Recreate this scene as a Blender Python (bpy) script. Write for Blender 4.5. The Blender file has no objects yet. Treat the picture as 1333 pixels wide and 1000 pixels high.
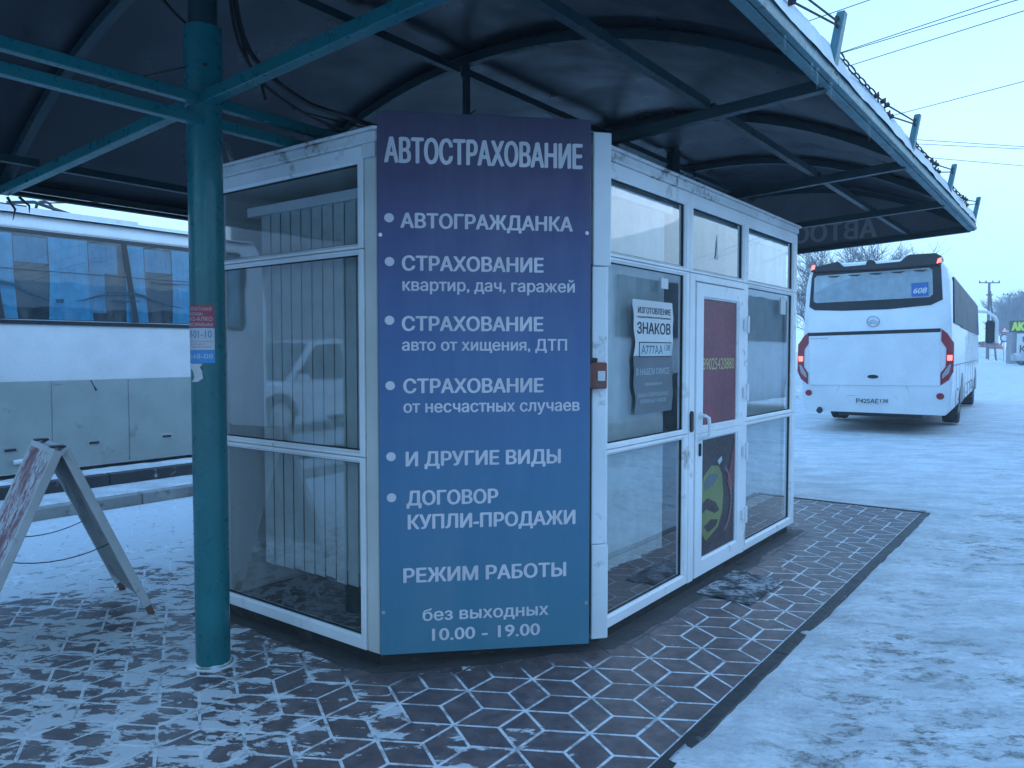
import bpy, bmesh, math, random
import numpy as np
from mathutils import Vector, Matrix
from mathutils.geometry import delaunay_2d_cdt
random.seed(7)
R = math.radians
S = bpy.context.scene
COL = S.collection
# ---------------------------------------------------------------- camera
cd = bpy.data.cameras.new('camera'); cam = bpy.data.objects.new('camera', cd); COL.objects.link(cam)
cd.sensor_width = 36; cd.lens = 27.0; cd.clip_start = .05; cd.clip_end = 5000
cam.location = (0, 0, 1.5); cam.rotation_euler = (R(90 - 2.405), 0, 0); S.camera = cam
# ---------------------------------------------------------------- sky and sun (dull blue winter dusk)
W = bpy.data.worlds.new('World'); S.world = W; W.use_nodes = True
wn = W.node_tree.nodes; wl = W.node_tree.links; wn.clear()
sky = wn.new('ShaderNodeTexSky'); sky.sky_type = 'NISHITA'; sky.sun_disc = False
sky.sun_elevation = R(28); sky.sun_rotation = R(70); sky.air_density = 1.3; sky.dust_density = 2.5; sky.ozone_density = 2.5
tc = wn.new('ShaderNodeTexCoord'); sp = wn.new('ShaderNodeSeparateXYZ'); wl.new(tc.outputs['Generated'], sp.inputs[0])
rp = wn.new('ShaderNodeValToRGB'); wl.new(sp.outputs['Z'], rp.inputs[0])
rp.color_ramp.elements[0].position = 0.0; rp.color_ramp.elements[0].color = (.235, .430, .62, 1)
rp.color_ramp.elements[1].position = 1.0; rp.color_ramp.elements[1].color = (.135, .345, .74, 1)
e_ = rp.color_ramp.elements.new(.22); e_.color = (.290, .485, .68, 1)
e_ = rp.color_ramp.elements.new(.55); e_.color = (.180, .400, .74, 1)
sc = wn.new('ShaderNodeVectorMath'); sc.operation = 'SCALE'; sc.inputs['Scale'].default_value = 28.0; wl.new(rp.outputs[0], sc.inputs[0])
mx = wn.new('ShaderNodeMix'); mx.data_type = 'RGBA'; mx.inputs[0].default_value = .90
wl.new(sky.outputs[0], mx.inputs[6])
cn = wn.new('ShaderNodeTexNoise'); cn.inputs['Scale'].default_value = 2.2; cn.inputs['Detail'].default_value = 4; wl.new(tc.outputs['Generated'], cn.inputs['Vector'])
cm = wn.new('ShaderNodeMapRange'); wl.new(cn.outputs['Fac'], cm.inputs[0]); cm.inputs[1].default_value = .3; cm.inputs[2].default_value = .7; cm.inputs[3].default_value = .90; cm.inputs[4].default_value = 1.10
s2 = wn.new('ShaderNodeVectorMath'); s2.operation = 'SCALE'; wl.new(sc.outputs[0], s2.inputs[0]); wl.new(cm.outputs[0], s2.inputs['Scale']); wl.new(s2.outputs[0], mx.inputs[7])
bg = wn.new('ShaderNodeBackground'); bg.inputs['Strength'].default_value = .1; wl.new(mx.outputs[2], bg.inputs[0])
wo = wn.new('ShaderNodeOutputWorld'); wl.new(bg.outputs[0], wo.inputs[0])
sd = bpy.data.lights.new('sun', 'SUN'); sd.energy = .3; sd.angle = R(40); sd.color = (.75, .85, 1.0)
sun = bpy.data.objects.new('sun', sd); COL.objects.link(sun)
sun.rotation_euler = Vector((-math.sin(R(70)) * math.cos(R(28)), -math.cos(R(70)) * math.cos(R(28)), -math.sin(R(28)))).to_track_quat('-Z', 'Y').to_euler()
S.view_settings.view_transform = 'Standard'; S.view_settings.look = 'None'
S.view_settings.exposure = 0; S.view_settings.gamma = 1; S.view_settings.use_curve_mapping = False
S.cycles.use_denoising = True
S.cycles.max_bounces = 10; S.cycles.transparent_max_bounces = 24; S.cycles.glossy_bounces = 5; S.cycles.volume_bounces = 1

# ---------------------------------------------------------------- materials
class NT:
    def __init__(s, name):
        s.m = bpy.data.materials.new(name); s.m.use_nodes = True
        s.n = s.m.node_tree.nodes; s.l = s.m.node_tree.links; s.n.clear()
        s.out = s.n.new('ShaderNodeOutputMaterial'); s.b = s.n.new('ShaderNodeBsdfPrincipled')
        s.l.new(s.b.outputs[0], s.out.inputs[0]); s.geo = None
    def pos(s):
        if not s.geo: s.geo = s.n.new('ShaderNodeNewGeometry')
        return s.geo.outputs['Position']
    def lk(s, a, b): s.l.new(a, b)
    def mapping(s, scale=(1, 1, 1), rz=0, vec=None):
        m = s.n.new('ShaderNodeMapping'); m.inputs['Scale'].default_value = scale; m.inputs['Rotation'].default_value = (0, 0, rz)
        s.lk(vec or s.pos(), m.inputs[0]); return m.outputs[0]
    def noise(s, scale, detail=4, vec=None, rough=.55, dist=0):
        n = s.n.new('ShaderNodeTexNoise'); n.inputs['Scale'].default_value = scale; n.inputs['Detail'].default_value = detail
        n.inputs['Roughness'].default_value = rough; n.inputs['Distortion'].default_value = dist
        s.lk(vec or s.pos(), n.inputs['Vector']); return n.outputs['Fac']
    def rng(s, v, a, b, c=0, d=1, smooth=True):
        m = s.n.new('ShaderNodeMapRange'); m.interpolation_type = 'SMOOTHSTEP' if smooth else 'LINEAR'
        for i, x in enumerate((a, b, c, d)):
            if hasattr(x, 'type'): s.lk(x, m.inputs[1 + i])
            else: m.inputs[1 + i].default_value = x
        s.lk(v, m.inputs[0]); return m.outputs[0]
    def math(s, op, a, b=0.0):
        m = s.n.new('ShaderNodeMath'); m.operation = op
        for i, x in enumerate((a, b)):
            if hasattr(x, 'type'): s.lk(x, m.inputs[i])
            else: m.inputs[i].default_value = x
        return m.outputs[0]
    def mix(s, f, a, b):
        m = s.n.new('ShaderNodeMix'); m.data_type = 'RGBA'
        if hasattr(f, 'type'): s.lk(f, m.inputs[0])
        else: m.inputs[0].default_value = f
        for i, x in ((6, a), (7, b)):
            if hasattr(x, 'type'): s.lk(x, m.inputs[i])
            else: m.inputs[i].default_value = (*x, 1)
        return m.outputs[2]
    def dot(s, d):
        m = s.n.new('ShaderNodeVectorMath'); m.operation = 'DOT_PRODUCT'; s.lk(s.pos(), m.inputs[0]); m.inputs[1].default_value = d
        return m.outputs['Value']
    def bump(s, h, strength=.3, dist=.01):
        b = s.n.new('ShaderNodeBump'); b.inputs['Strength'].default_value = strength; b.inputs['Distance'].default_value = dist
        s.lk(h, b.inputs['Height']); s.lk(b.outputs[0], s.b.inputs['Normal'])

def mat(name, col, rough=.5, metal=0, var=.18, vs=2.5, bump=.08, bs=45, dirt=None, dcol=(.05, .045, .04), ds=7, coat=0, spec=.5):
    t = NT(name); n1 = t.noise(vs, 5)
    c = t.mix(t.rng(n1, .3, .7), tuple(x * (1 - var) for x in col), tuple(min(1, x * (1 + var)) for x in col))
    fine = t.noise(bs, 4)
    if dirt:
        m = t.math('MULTIPLY', t.rng(t.noise(ds, 8, rough=.7), dirt, dirt + .13), t.rng(t.noise(ds * .25, 3), .35, .65))
        c = t.mix(m, c, dcol)
    t.lk(c, t.b.inputs['Base Color'])
    t.lk(t.rng(fine, .3, .7, max(.02, rough - .08), min(1, rough + .1)), t.b.inputs['Roughness'])
    t.b.inputs['Metallic'].default_value = metal; t.b.inputs['Coat Weight'].default_value = coat; t.b.inputs['Specular IOR Level'].default_value = spec
    if bump: t.bump(fine, bump, .004)
    return t.m

PSI = R(37.1)
Ud = (math.sin(PSI), math.cos(PSI), 0); Vd = (-math.cos(PSI), math.sin(PSI), 0)

def snow_ground_mat():
    t = NT('trampled_snow')
    u, v = t.dot(Ud), t.dot(Vd)
    w = t.mapping((1.0, 2.1, 1), R(-12))
    big = t.rng(t.noise(.8, 4), .42, .60)
    streak = t.rng(t.noise(5.0, 10, w, .76, .25), .50, .60)
    fine = t.rng(t.noise(30, 6, rough=.8), .40, .62)
    dirt = t.math('MULTIPLY', t.math('MULTIPLY', streak, t.rng(big, 0, 1, .30, 1)), t.rng(fine, 0, 1, .35, 1))
    # clean strip right beside the kerb, dirt fades with distance
    dirt = t.math('MULTIPLY', dirt, t.rng(v, 1.25, .75, 0.12, 1))
    grey = t.rng(t.noise(1.6, 7, w, .62), .36, .66)
    mott = t.rng(t.noise(13, 8, w, .70, .2), .36, .66)
    pits = t.math('MULTIPLY', t.rng(t.noise(38, 5, w, .6), .56, .66), t.rng(t.noise(1.9, 4), .40, .60))
    clean = t.mix(grey, (.80, .80, .79), (.55, .56, .56)); clean = t.mix(t.math('MULTIPLY', mott, .55), clean, (.44, .45, .46)); clean = t.mix(t.math('MULTIPLY', pits, .5), clean, (.22, .22, .21))
    c = t.mix(dirt, clean, (.15, .145, .125))
    t.lk(c, t.b.inputs['Base Color']); t.lk(t.rng(dirt, 0, 1, .62, .4), t.b.inputs['Roughness'])
    t.b.inputs['Specular IOR Level'].default_value = .3
    h = t.math('ADD', t.noise(9, 8, w, .72), t.math('MULTIPLY', t.noise(45, 4), .45))
    h = t.math('SUBTRACT', h, t.math('MULTIPLY', dirt, .4))
    t.bump(h, .8, .012); return t.m

def snow_cover(t):
    """share of the paving hidden by thin wind-blown snow, by place (drier beside the kiosk, deep past the drip grooves)"""
    u, v = t.dot(Ud), t.dot(Vd)
    base = t.math('ADD', t.rng(v, 1.9, 3.2, 0, .125), t.rng(v, 5.0, 5.7, 0, .25))
    # sheltered patch in the lee of column and kiosk
    lee = t.math('MULTIPLY', t.rng(u, 2.0, 3.0), t.rng(v, 4.5, 3.4))
    base = t.math('SUBTRACT', base, t.math('MULTIPLY', lee, .07))
    low = t.noise(1.3, 3)
    w = t.mapping((1.0, 1.9, 1), R(25))
    n = t.noise(7.5, 10, w, .66, .45)
    rim = t.n.new('ShaderNodeAttribute'); rim.attribute_name = 'rim'; n = t.math('ADD', n, t.math('MULTIPLY', rim.outputs['Fac'], .055))
    oi = t.n.new('ShaderNodeObjectInfo'); n = t.math('ADD', n, t.math('MULTIPLY', t.math('SUBTRACT', oi.outputs['Random'], .5), .09))
    n = t.math('ADD', n, t.math('MULTIPLY', t.math('SUBTRACT', low, .5), .5))
    n = t.math('ADD', n, base)
    m = t.rng(n, .640, .672)
    sp_ = t.math('MULTIPLY', t.rng(t.noise(85, 5, rough=.8), .63, .70), t.rng(n, .50, .60))
    return t.math('MAXIMUM', m, sp_), n

def tile_mat():
    t = NT('brown_paving_tile'); m, n = snow_cover(t)
    oi = t.n.new('ShaderNodeObjectInfo')
    c0 = t.mix(oi.outputs['Random'], (.125, .084, .084), (.180, .124, .118))
    c0 = t.mix(t.rng(t.noise(14, 6), .35, .7), c0, (.085, .062, .064))
    frost = t.math('MULTIPLY', t.rng(t.noise(9, 8, rough=.75), .40, .75), .22)
    c0 = t.mix(frost, c0, (.45, .46, .48))
    c = t.mix(m, c0, (.66, .67, .68)); t.lk(c, t.b.inputs['Base Color'])
    t.lk(t.rng(m, 0, 1, .42, .75), t.b.inputs['Roughness'])
    t.bump(t.math('ADD', t.math('MULTIPLY', m, .8), t.math('MULTIPLY', t.noise(90, 4), .25)), .6, .006); return t.m

def joint_mat():
    t = NT('snow_filled_joint'); m, n = snow_cover(t)
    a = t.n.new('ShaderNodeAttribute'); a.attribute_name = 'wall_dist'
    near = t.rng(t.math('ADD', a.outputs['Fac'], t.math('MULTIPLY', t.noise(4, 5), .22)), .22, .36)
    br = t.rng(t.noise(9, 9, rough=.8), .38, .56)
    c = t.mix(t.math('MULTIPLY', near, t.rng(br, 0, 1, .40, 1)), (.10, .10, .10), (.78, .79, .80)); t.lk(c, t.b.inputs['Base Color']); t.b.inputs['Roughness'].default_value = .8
    t.bump(t.noise(60, 4), .5, .005); return t.m

def clean_snow_mat(name='settled_snow', a=(.74, .75, .76), b=(.60, .61, .63)):
    t = NT(name); t.lk(t.mix(t.rng(t.noise(3, 6), .35, .65), a, b), t.b.inputs['Base Color'])
    t.b.inputs['Roughness'].default_value = .7; t.b.inputs['Specular IOR Level'].default_value = .3
    t.bump(t.math('ADD', t.noise(8, 6), t.math('MULTIPLY', t.noise(50, 3), .3)), .6, .02); return t.m

def glass_mat(name, tint=(.80, .86, .84), refl=1.0, rough=.0, dirt=.05):
    t = NT(name); t.n.remove(t.b)
    tr = t.n.new('ShaderNodeBsdfTransparent'); tr.inputs[0].default_value = (*tint, 1)
    gl = t.n.new('ShaderNodeBsdfGlossy'); gl.inputs['Roughness'].default_value = rough; gl.inputs['Color'].default_value = (.95, .97, 1, 1)
    t.pos(); io = t.rng(t.geo.outputs['Backfacing'], 0, 1, 1.52, 1 / 1.52, False)      # the same strength from either side of the sheet
    fr = t.n.new('ShaderNodeFresnel'); t.lk(io, fr.inputs['IOR'])
    nb = t.n.new('ShaderNodeBump'); nb.inputs['Strength'].default_value = .06; nb.inputs['Distance'].default_value = .02; t.lk(t.noise(1.6, 2), nb.inputs['Height'])
    t.lk(nb.outputs[0], gl.inputs['Normal']); t.lk(nb.outputs[0], fr.inputs['Normal'])
    f = t.math('MINIMUM', t.math('MULTIPLY', fr.outputs[0], refl), .95)
    m1 = t.n.new('ShaderNodeMixShader'); t.lk(f, m1.inputs[0]); t.lk(tr.outputs[0], m1.inputs[1]); t.lk(gl.outputs[0], m1.inputs[2])
    df = t.n.new('ShaderNodeBsdfDiffuse'); df.inputs[0].default_value = (.5, .5, .48, 1)
    m2 = t.n.new('ShaderNodeMixShader'); d = t.math('MULTIPLY', t.rng(t.noise(5, 8, t.mapping((1, 1, .25)), .7), .35, .8), dirt * 2)
    t.lk(d, m2.inputs[0]); t.lk(m1.outputs[0], m2.inputs[1]); t.lk(df.outputs[0], m2.inputs[2]); t.lk(m2.outputs[0], t.out.inputs[0])
    return t.m

def emit_mat(name, col, s):
    t = NT(name); t.b.inputs['Base Color'].default_value = (*col, 1); t.b.inputs['Emission Color'].default_value = (*col, 1)
    n = t.noise(40, 2); t.lk(t.rng(n, 0, 1, s * .8, s * 1.2), t.b.inputs['Emission Strength']); return t.m

def sign_mat():
    t = NT('faded_printed_sign_face'); z = t.n.new('ShaderNodeSeparateXYZ'); t.lk(t.pos(), z.inputs[0])
    h = t.rng(z.outputs['Z'], .05, 2.62, 0, 1, False)
    h = t.math('ADD', h, t.math('MULTIPLY', t.math('SUBTRACT', t.noise(1.1, 3), .5), .16))
    r = t.n.new('ShaderNodeValToRGB'); t.lk(h, r.inputs[0]); cr = r.color_ramp
    cr.elements[0].position = 0; cr.elements[0].color = (.055, .185, .25, 1); cr.elements[1].position = 1; cr.elements[1].color = (.060, .045, .085, 1)
    for p, c in ((.35, (.052, .155, .28)), (.55, (.055, .122, .27)), (.75, (.062, .075, .19)), (.88, (.062, .050, .12))):
        e = cr.elements.new(p); e.color = (*c, 1)
    fade = t.rng(t.noise(3, 8, t.mapping((1, 1, .12)), .7), .35, .8, 0, .12)
    c = t.mix(fade, r.outputs[0], (.40, .42, .44)); t.lk(c, t.b.inputs['Base Color'])
    t.lk(t.rng(t.noise(9, 5), .3, .7, .42, .6), t.b.inputs['Roughness']); t.bump(t.noise(2.5, 3), .15, .02); return t.m

M = {}
M['ground'] = snow_ground_mat(); M['tile'] = tile_mat(); M['joint'] = joint_mat(); M['snow'] = clean_snow_mat(); M['farsnow'] = clean_snow_mat('snow_bank_snow', (.72, .73, .75), (.5, .51, .53))
M['apron'] = mat('dark_cement', (.075, .070, .068), .7, bump=.4, bs=30, dirt=.55, dcol=(.03, .03, .03))
M['kerbdark'] = mat('dark_steel_kerb', (.035, .035, .037), .55, bump=.4, bs=25, dirt=.60, dcol=(.5, .5, .52), ds=9)
M['concrete'] = mat('kerb_concrete', (.30, .30, .285), .8, bump=.4, bs=30, dirt=.52, dcol=(.12, .12, .11))
M['white'] = mat('white_window_profile', (.80, .80, .81), .38, var=.07, bump=.03, dirt=.56, dcol=(.30, .28, .26), ds=5)
M['whiteold'] = mat('stained_white_trim', (.66, .66, .66), .5, var=.10, bump=.15, dirt=.515, dcol=(.16, .14, .12), ds=11)
M['gasket'] = mat('black_rubber', (.02, .02, .02), .6, var=.1, bump=0)
M['plinth'] = mat('black_plinth', (.022, .021, .022), .6, bump=.3, dirt=.5, dcol=(.07, .065, .06))
M['wall'] = mat('inner_wall_panel', (.62, .61, .57), .6, var=.08)
M['floorin'] = mat('dark_linoleum', (.10, .09, .08), .5)
M['blind'] = mat('beige_blind_fabric', (.58, .585, .56), .8, var=.08, vs=9, bump=.2, bs=120)
M['glass'] = glass_mat('window_glass', (.80, .855, .875), 2.7, rough=.025)
M['busglass'] = glass_mat('tinted_bus_glass', (.66, .80, .88), 1.5, dirt=.1)
M['cleanglass'] = glass_mat('rear_glass', (.88, .92, .94), 1.0)
M['darkglass'] = mat('black_bus_glass', (.03, .045, .07), .45, var=.5, vs=2.5, bump=.05, spec=.10)
M['carglass'] = mat('car_glass', (.02, .025, .03), .05, var=.1, bump=0)
M['sign'] = sign_mat()
M['letter'] = mat('faded_sign_letters', (.66, .60, .62), .55, var=.08, vs=6, bump=.04)
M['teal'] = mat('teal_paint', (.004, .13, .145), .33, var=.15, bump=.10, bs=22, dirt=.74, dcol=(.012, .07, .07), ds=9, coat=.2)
M['tealdark'] = mat('shaded_grimy_teal_paint', (.007, .030, .038), .45, var=.25, bump=.15, bs=22, dirt=.50, dcol=(.03, .035, .035), ds=8)  # teal with the under-roof shade put into its colour, plus grime patches
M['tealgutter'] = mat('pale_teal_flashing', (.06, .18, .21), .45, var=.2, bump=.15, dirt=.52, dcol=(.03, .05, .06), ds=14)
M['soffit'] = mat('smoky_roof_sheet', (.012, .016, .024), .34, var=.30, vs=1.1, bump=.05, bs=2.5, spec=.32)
M['board'] = mat('grey_fascia_board', (.13, .13, .14), .5, var=.2, bump=.1)
M['boardtext'] = mat('ghost_lettering', (.30, .30, .30), .6, var=.1)
M['cable'] = mat('black_cable', (.015, .015, .017), .5, bump=0)
M['rust'] = mat('rusty_chain_steel', (.045, .035, .035), .65, metal=.3, bump=.4, bs=90)
M['ice'] = glass_mat('clear_ice', (.9, .95, 1), 2.0)
M['redbox'] = mat('worn_red_plastic', (.26, .07, .05), .6, var=.3, bump=.3, dirt=.48, dcol=(.12, .09, .07), ds=25)
M['paper'] = mat('white_paper', (.62, .62, .62), .8, var=.08)
M['greyprint'] = mat('grey_print', (.13, .15, .17), .7, var=.12)
M['ink'] = mat('dark_ink', (.04, .045, .06), .8, var=.1)
M['paleink'] = mat('pale_print', (.46, .54, .56), .8, var=.1)
M['redposter'] = mat('dark_red_poster', (.20, .055, .075), .5, var=.15)
M['yellowprint'] = mat('dull_yellow_print', (.50, .48, .22), .6, var=.1)
M['posterdark'] = mat('dark_brown_poster', (.055, .040, .042), .5, var=.3)
M['cargreen'] = mat('yellow_green_print', (.19, .21, .075), .5, var=.2)
M['pinkprint'] = mat('pink_print', (.30, .16, .17), .5, var=.2)
M['stred'] = mat('sticker_red', (.42, .07, .10), .6, var=.1); M['stwhite'] = mat('sticker_white', (.55, .56, .60), .6, var=.06); M['stblue'] = mat('sticker_blue', (.06, .28, .60), .6, var=.08)
M['stbluetext'] = mat('sticker_blue_text', (.05, .22, .42), .6, var=.05)
M['metal'] = mat('brushed_metal', (.5, .5, .5), .35, metal=.9, var=.1)
M['aboardred'] = None
t = NT('frosted_red_panel')
fr_ = t.math('MULTIPLY', t.rng(t.noise(26, 9, t.mapping((1, 1, .45)), .8), .42, .56), t.rng(t.noise(4.5, 3), .30, .52))
t.lk(t.mix(fr_, (.22, .060, .062), (.60, .60, .62)), t.b.inputs['Base Color']); t.b.inputs['Roughness'].default_value = .7; t.bump(fr_, .4, .004); M['aboardred'] = t.m
M['aboardwhite'] = mat('chipped_white_paint', (.52, .52, .53), .55, var=.1, dirt=.57, dcol=(.25, .15, .12), ds=12)
M['aboardbrown'] = mat('rusted_frame', (.16, .075, .05), .7, var=.3, bump=.4, dirt=.55, dcol=(.3, .28, .27))
M['buswhite'] = mat('white_coach_paint', (.78, .79, .80), .25, var=.05, bump=.02, coat=.4, dirt=.66, dcol=(.5, .5, .5), ds=3)
M['busdirty'] = mat('white_dull_coach_paint', (.70, .70, .71), .32, var=.06, bump=.02, dirt=.62, dcol=(.48, .47, .45), ds=4)
M['busgrey'] = mat('grey_green_skirt', (.30, .34, .32), .4, var=.08, bump=.04, dirt=.56, dcol=(.2, .2, .18), ds=4)
M['busblack'] = mat('black_plastic', (.025, .027, .032), .35, var=.1)
M['curtain'] = mat('cyan_curtain', (.08, .34, .46), .9, var=.14, vs=7, bump=.2)
M['curtaingrey'] = mat('grey_valance', (.08, .24, .34), .9, var=.15, vs=7)
M['rearcurtain'] = mat('pale_drape', (.66, .68, .69), .9, var=.1, vs=6)
M['swoosh'] = mat('dark_swoosh_decal', (.015, .06, .09), .3, var=.1, bump=0)
M['lampred'] = mat('red_lens', (.30, .02, .035), .15, var=.1, bump=0, coat=.5)
M['lampgrey'] = mat('clear_lens', (.4, .36, .38), .15, var=.1, bump=0)
M['redglow'] = emit_mat('lit_tail_lamp', (1.0, .10, .08), 5.0)
M['warmglow'] = emit_mat('lit_headlamp', (1.0, .85, .65), 3.0)
M['tyre'] = mat('tyre_rubber', (.02, .02, .021), .8, bump=.3, dirt=.5, dcol=(.2, .2, .21))
M['rim'] = mat('steel_rim', (.35, .35, .36), .4, metal=.6)
M['bus608'] = mat('blue_number_card', (.05, .16, .42), .5, var=.08)
M['plate'] = mat('plate_white', (.68, .68, .68), .4, var=.04)
M['chrome'] = mat('chrome_badge', (.45, .47, .5), .2, metal=.8)
M['silvercar'] = mat('silver_car_paint', (.42, .43, .45), .3, metal=.3, coat=.5)
M['whitecar'] = mat('white_car_paint', (.72, .73, .75), .25, coat=.5); M['redcar'] = mat('red_car_paint', (.45, .05, .05), .3, coat=.5)
M['seam'] = mat('dark_seam', (.10, .10, .11), .7, var=.05, bump=0)
M['bark'] = mat('frosted_bark', (.11, .11, .13), .9, var=.25, vs=1)
M['twig'] = mat('frosted_twigs', (.15, .16, .19), .9, var=.25, vs=1)
M['wood'] = mat('weathered_pole', (.13, .12, .12), .9, var=.2)
M['bldg'] = mat('grey_plaster', (.26, .25, .27), .85, var=.12, bump=.2)
M['bldg2'] = mat('ochre_plaster', (.34, .30, .24), .85, var=.12, bump=.2)
M['yellowboard'] = mat('black_board', (.03, .035, .03), .5); M['acid'] = mat('acid_yellow_letters', (.62, .80, .06), .5, var=.05)
M['signred'] = mat('road_sign_red', (.5, .05, .06), .4)
M['rubbermat'] = mat('frosted_rubber_mat', (.030, .033, .036), .8, var=.3, bump=.8, bs=60, dirt=.40, dcol=(.45, .46, .48), ds=30)

# ---------------------------------------------------------------- mesh helpers
class MB:
    def __init__(s): s.v = []; s.f = []
    def add(s, vs, fs):
        k = len(s.v); s.v += [tuple(map(float, p)) for p in vs]; s.f += [tuple(i + k for i in f) for f in fs]; return s
    def box(s, x0, x1, y0, y1, z0, z1):
        return s.add([(x0, y0, z0), (x1, y0, z0), (x1, y1, z0), (x0, y1, z0), (x0, y0, z1), (x1, y0, z1), (x1, y1, z1), (x0, y1, z1)],
                     [(0, 3, 2, 1), (4, 5, 6, 7), (0, 1, 5, 4), (1, 2, 6, 5), (2, 3, 7, 6), (3, 0, 4, 7)])
    def prism(s, pts, z0, z1):                      # outline in xy
        n = len(pts); A = sum(pts[i][0] * pts[(i + 1) % n][1] - pts[(i + 1) % n][0] * pts[i][1] for i in range(n))
        if A < 0: pts = pts[::-1]
        return s.add([(x, y, z0) for x, y in pts] + [(x, y, z1) for x, y in pts],
                     [tuple(range(n))[::-1], tuple(range(n, 2 * n))] + [(i, (i + 1) % n, (i + 1) % n + n, i + n) for i in range(n)])
    def plate_xz(s, pts, y0, y1):                   # outline in xz, thickness along y
        n = len(pts); A = sum(pts[i][0] * pts[(i + 1) % n][1] - pts[(i + 1) % n][0] * pts[i][1] for i in range(n))
        if A < 0: pts = pts[::-1]
        return s.add([(x, y0, z) for x, z in pts] + [(x, y1, z) for x, z in pts],
                     [tuple(range(n)), tuple(range(n, 2 * n))[::-1]] + [((i + 1) % n, i, i + n, (i + 1) % n + n) for i in range(n)])
    def plate_yz(s, pts, x0, x1):
        n = len(pts); A = sum(pts[i][0] * pts[(i + 1) % n][1] - pts[(i + 1) % n][0] * pts[i][1] for i in range(n))
        if A < 0: pts = pts[::-1]
        return s.add([(x0, y, z) for y, z in pts] + [(x1, y, z) for y, z in pts],
                     [tuple(range(n))[::-1], tuple(range(n, 2 * n))] + [(i, (i + 1) % n, (i + 1) % n + n, i + n) for i in range(n)])
    def tube(s, path, r, n=8, caps=True, square=False):
        P = [Vector(p) for p in path]; rs = r if isinstance(r, (list, tuple)) else [r] * len(P)
        vs = []; up = Vector((0, 0, 1)); prev = None
        for i, p in enumerate(P):
            d = (P[min(i + 1, len(P) - 1)] - P[max(i - 1, 0)]); d = d.normalized() if d.length > 1e-9 else Vector((0, 0, 1))
            if prev is None:
                a = up if abs(d.z) < .95 else Vector((1, 0, 0)); x = d.cross(a).normalized()
            else: x = (prev - d * prev.dot(d)); x = x.normalized() if x.length > 1e-6 else d.orthogonal().normalized()
            prev = x; y = d.cross(x)
            for k in range(n):
                a = 2 * math.pi * (k + (.5 if square else 0)) / n; vs.append(p + (x * math.cos(a) + y * math.sin(a)) * rs[i] * (1.414 if square else 1))
        fs = [(i * n + k, i * n + (k + 1) % n, (i + 1) * n + (k + 1) % n, (i + 1) * n + k) for i in range(len(P) - 1) for k in range(n)]
        if caps: fs += [tuple(range(n))[::-1], tuple(range((len(P) - 1) * n, len(P) * n))]
        return s.add(vs, fs)
    def loops(s, rings, cap0=False, cap1=False, closed=True):
        n = len(rings[0]); vs = [p for r in rings for p in r]; k = n if closed else n - 1
        fs = [(i * n + j, i * n + (j + 1) % n, (i + 1) * n + (j + 1) % n, (i + 1) * n + j) for i in range(len(rings) - 1) for j in range(k)]
        if cap0: fs.append(tuple(range(n))[::-1])
        if cap1: fs.append(tuple(range((len(rings) - 1) * n, len(rings) * n)))
        return s.add(vs, fs)
    def cyl(s, c, r, h, axis='z', n=24, r2=None):
        r2 = r if r2 is None else r2; ring = []
        for rr, hh in ((r, 0), (r2, h)):
            q = []
            for k in range(n):
                a = 2 * math.pi * k / n; x, y = rr * math.cos(a), rr * math.sin(a)
                q.append({'z': (c[0] + x, c[1] + y, c[2] + hh), 'x': (c[0] + hh, c[1] + x, c[2] + y), 'y': (c[0] + y, c[1] + hh, c[2] + x)}[axis])
            ring.append(q)
        return s.loops(ring, True, True)
    def torus(s, c, R1, r, ax=(0, 0, 1), st=1.0, d=(1, 0, 0), n=12, m=6):
        a = Vector(ax).normalized(); d = Vector(d); x = (d - a * d.dot(a)).normalized(); y = a.cross(x); c = Vector(c); rings = []
        for i in range(n + 1):
            t = 2 * math.pi * i / n; e = x * math.cos(t) + y * math.sin(t); cc = c + x * math.cos(t) * R1 * st + y * math.sin(t) * R1
            rings.append([cc + (e * math.cos(2 * math.pi * k / m) + a * math.sin(2 * math.pi * k / m)) * r for k in range(m)])
        return s.loops(rings)

OFF = {}
FK = (Vector((0, 0, 0)), R(90) - PSI)               # kiosk frame: x along the facade (u), y across (v)
FW = (Vector((0, 0, 0)), 0.0)
def T(name, label, cat, frame, b, group=None):
    o = bpy.data.objects.new(name, None); COL.objects.link(o); o.empty_display_size = .2
    O, a = frame; o.location = O + Matrix.Rotation(a, 3, 'Z') @ Vector(b); o.rotation_euler = (0, 0, a)
    o['label'] = label; o['category'] = cat
    if group: o['group'] = group
    OFF[o.name] = Vector(b); return o
def B(mb, name, m, parent=None, frame=None, b=None, smooth=False, bevel=0, kind=None, angle=40):
    me = bpy.data.meshes.new(name)
    if parent is not None: off = OFF[parent.name]
    else: off = Vector(b or (0, 0, 0))
    me.from_pydata([(x - off.x, y - off.y, z - off.z) for x, y, z in mb.v], [], mb.f); me.update()
    if bevel:
        bm = bmesh.new(); bm.from_mesh(me)
        es = [e for e in bm.edges if len(e.link_faces) == 2 and e.calc_face_angle(0) > .6]
        bmesh.ops.bevel(bm, geom=es, offset=bevel, segments=1 if bevel < .01 else 2, affect='EDGES', clamp_overlap=True); bm.to_mesh(me); bm.free()
    if smooth: me.shade_smooth(); me.set_sharp_from_angle(angle=R(angle))
    me.materials.append(m); o = bpy.data.objects.new(name, me); COL.objects.link(o)
    if parent is not None: o.parent = parent
    else:
        O, a = frame or FK; o.location = O + Matrix.Rotation(a, 3, 'Z') @ off; o.rotation_euler = (0, 0, a)
    OFF[o.name] = off
    if kind: o['kind'] = kind
    return o
def tag(o, label, cat, group=None):
    o['label'] = label; o['category'] = cat
    if group: o['group'] = group
    return o

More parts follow.
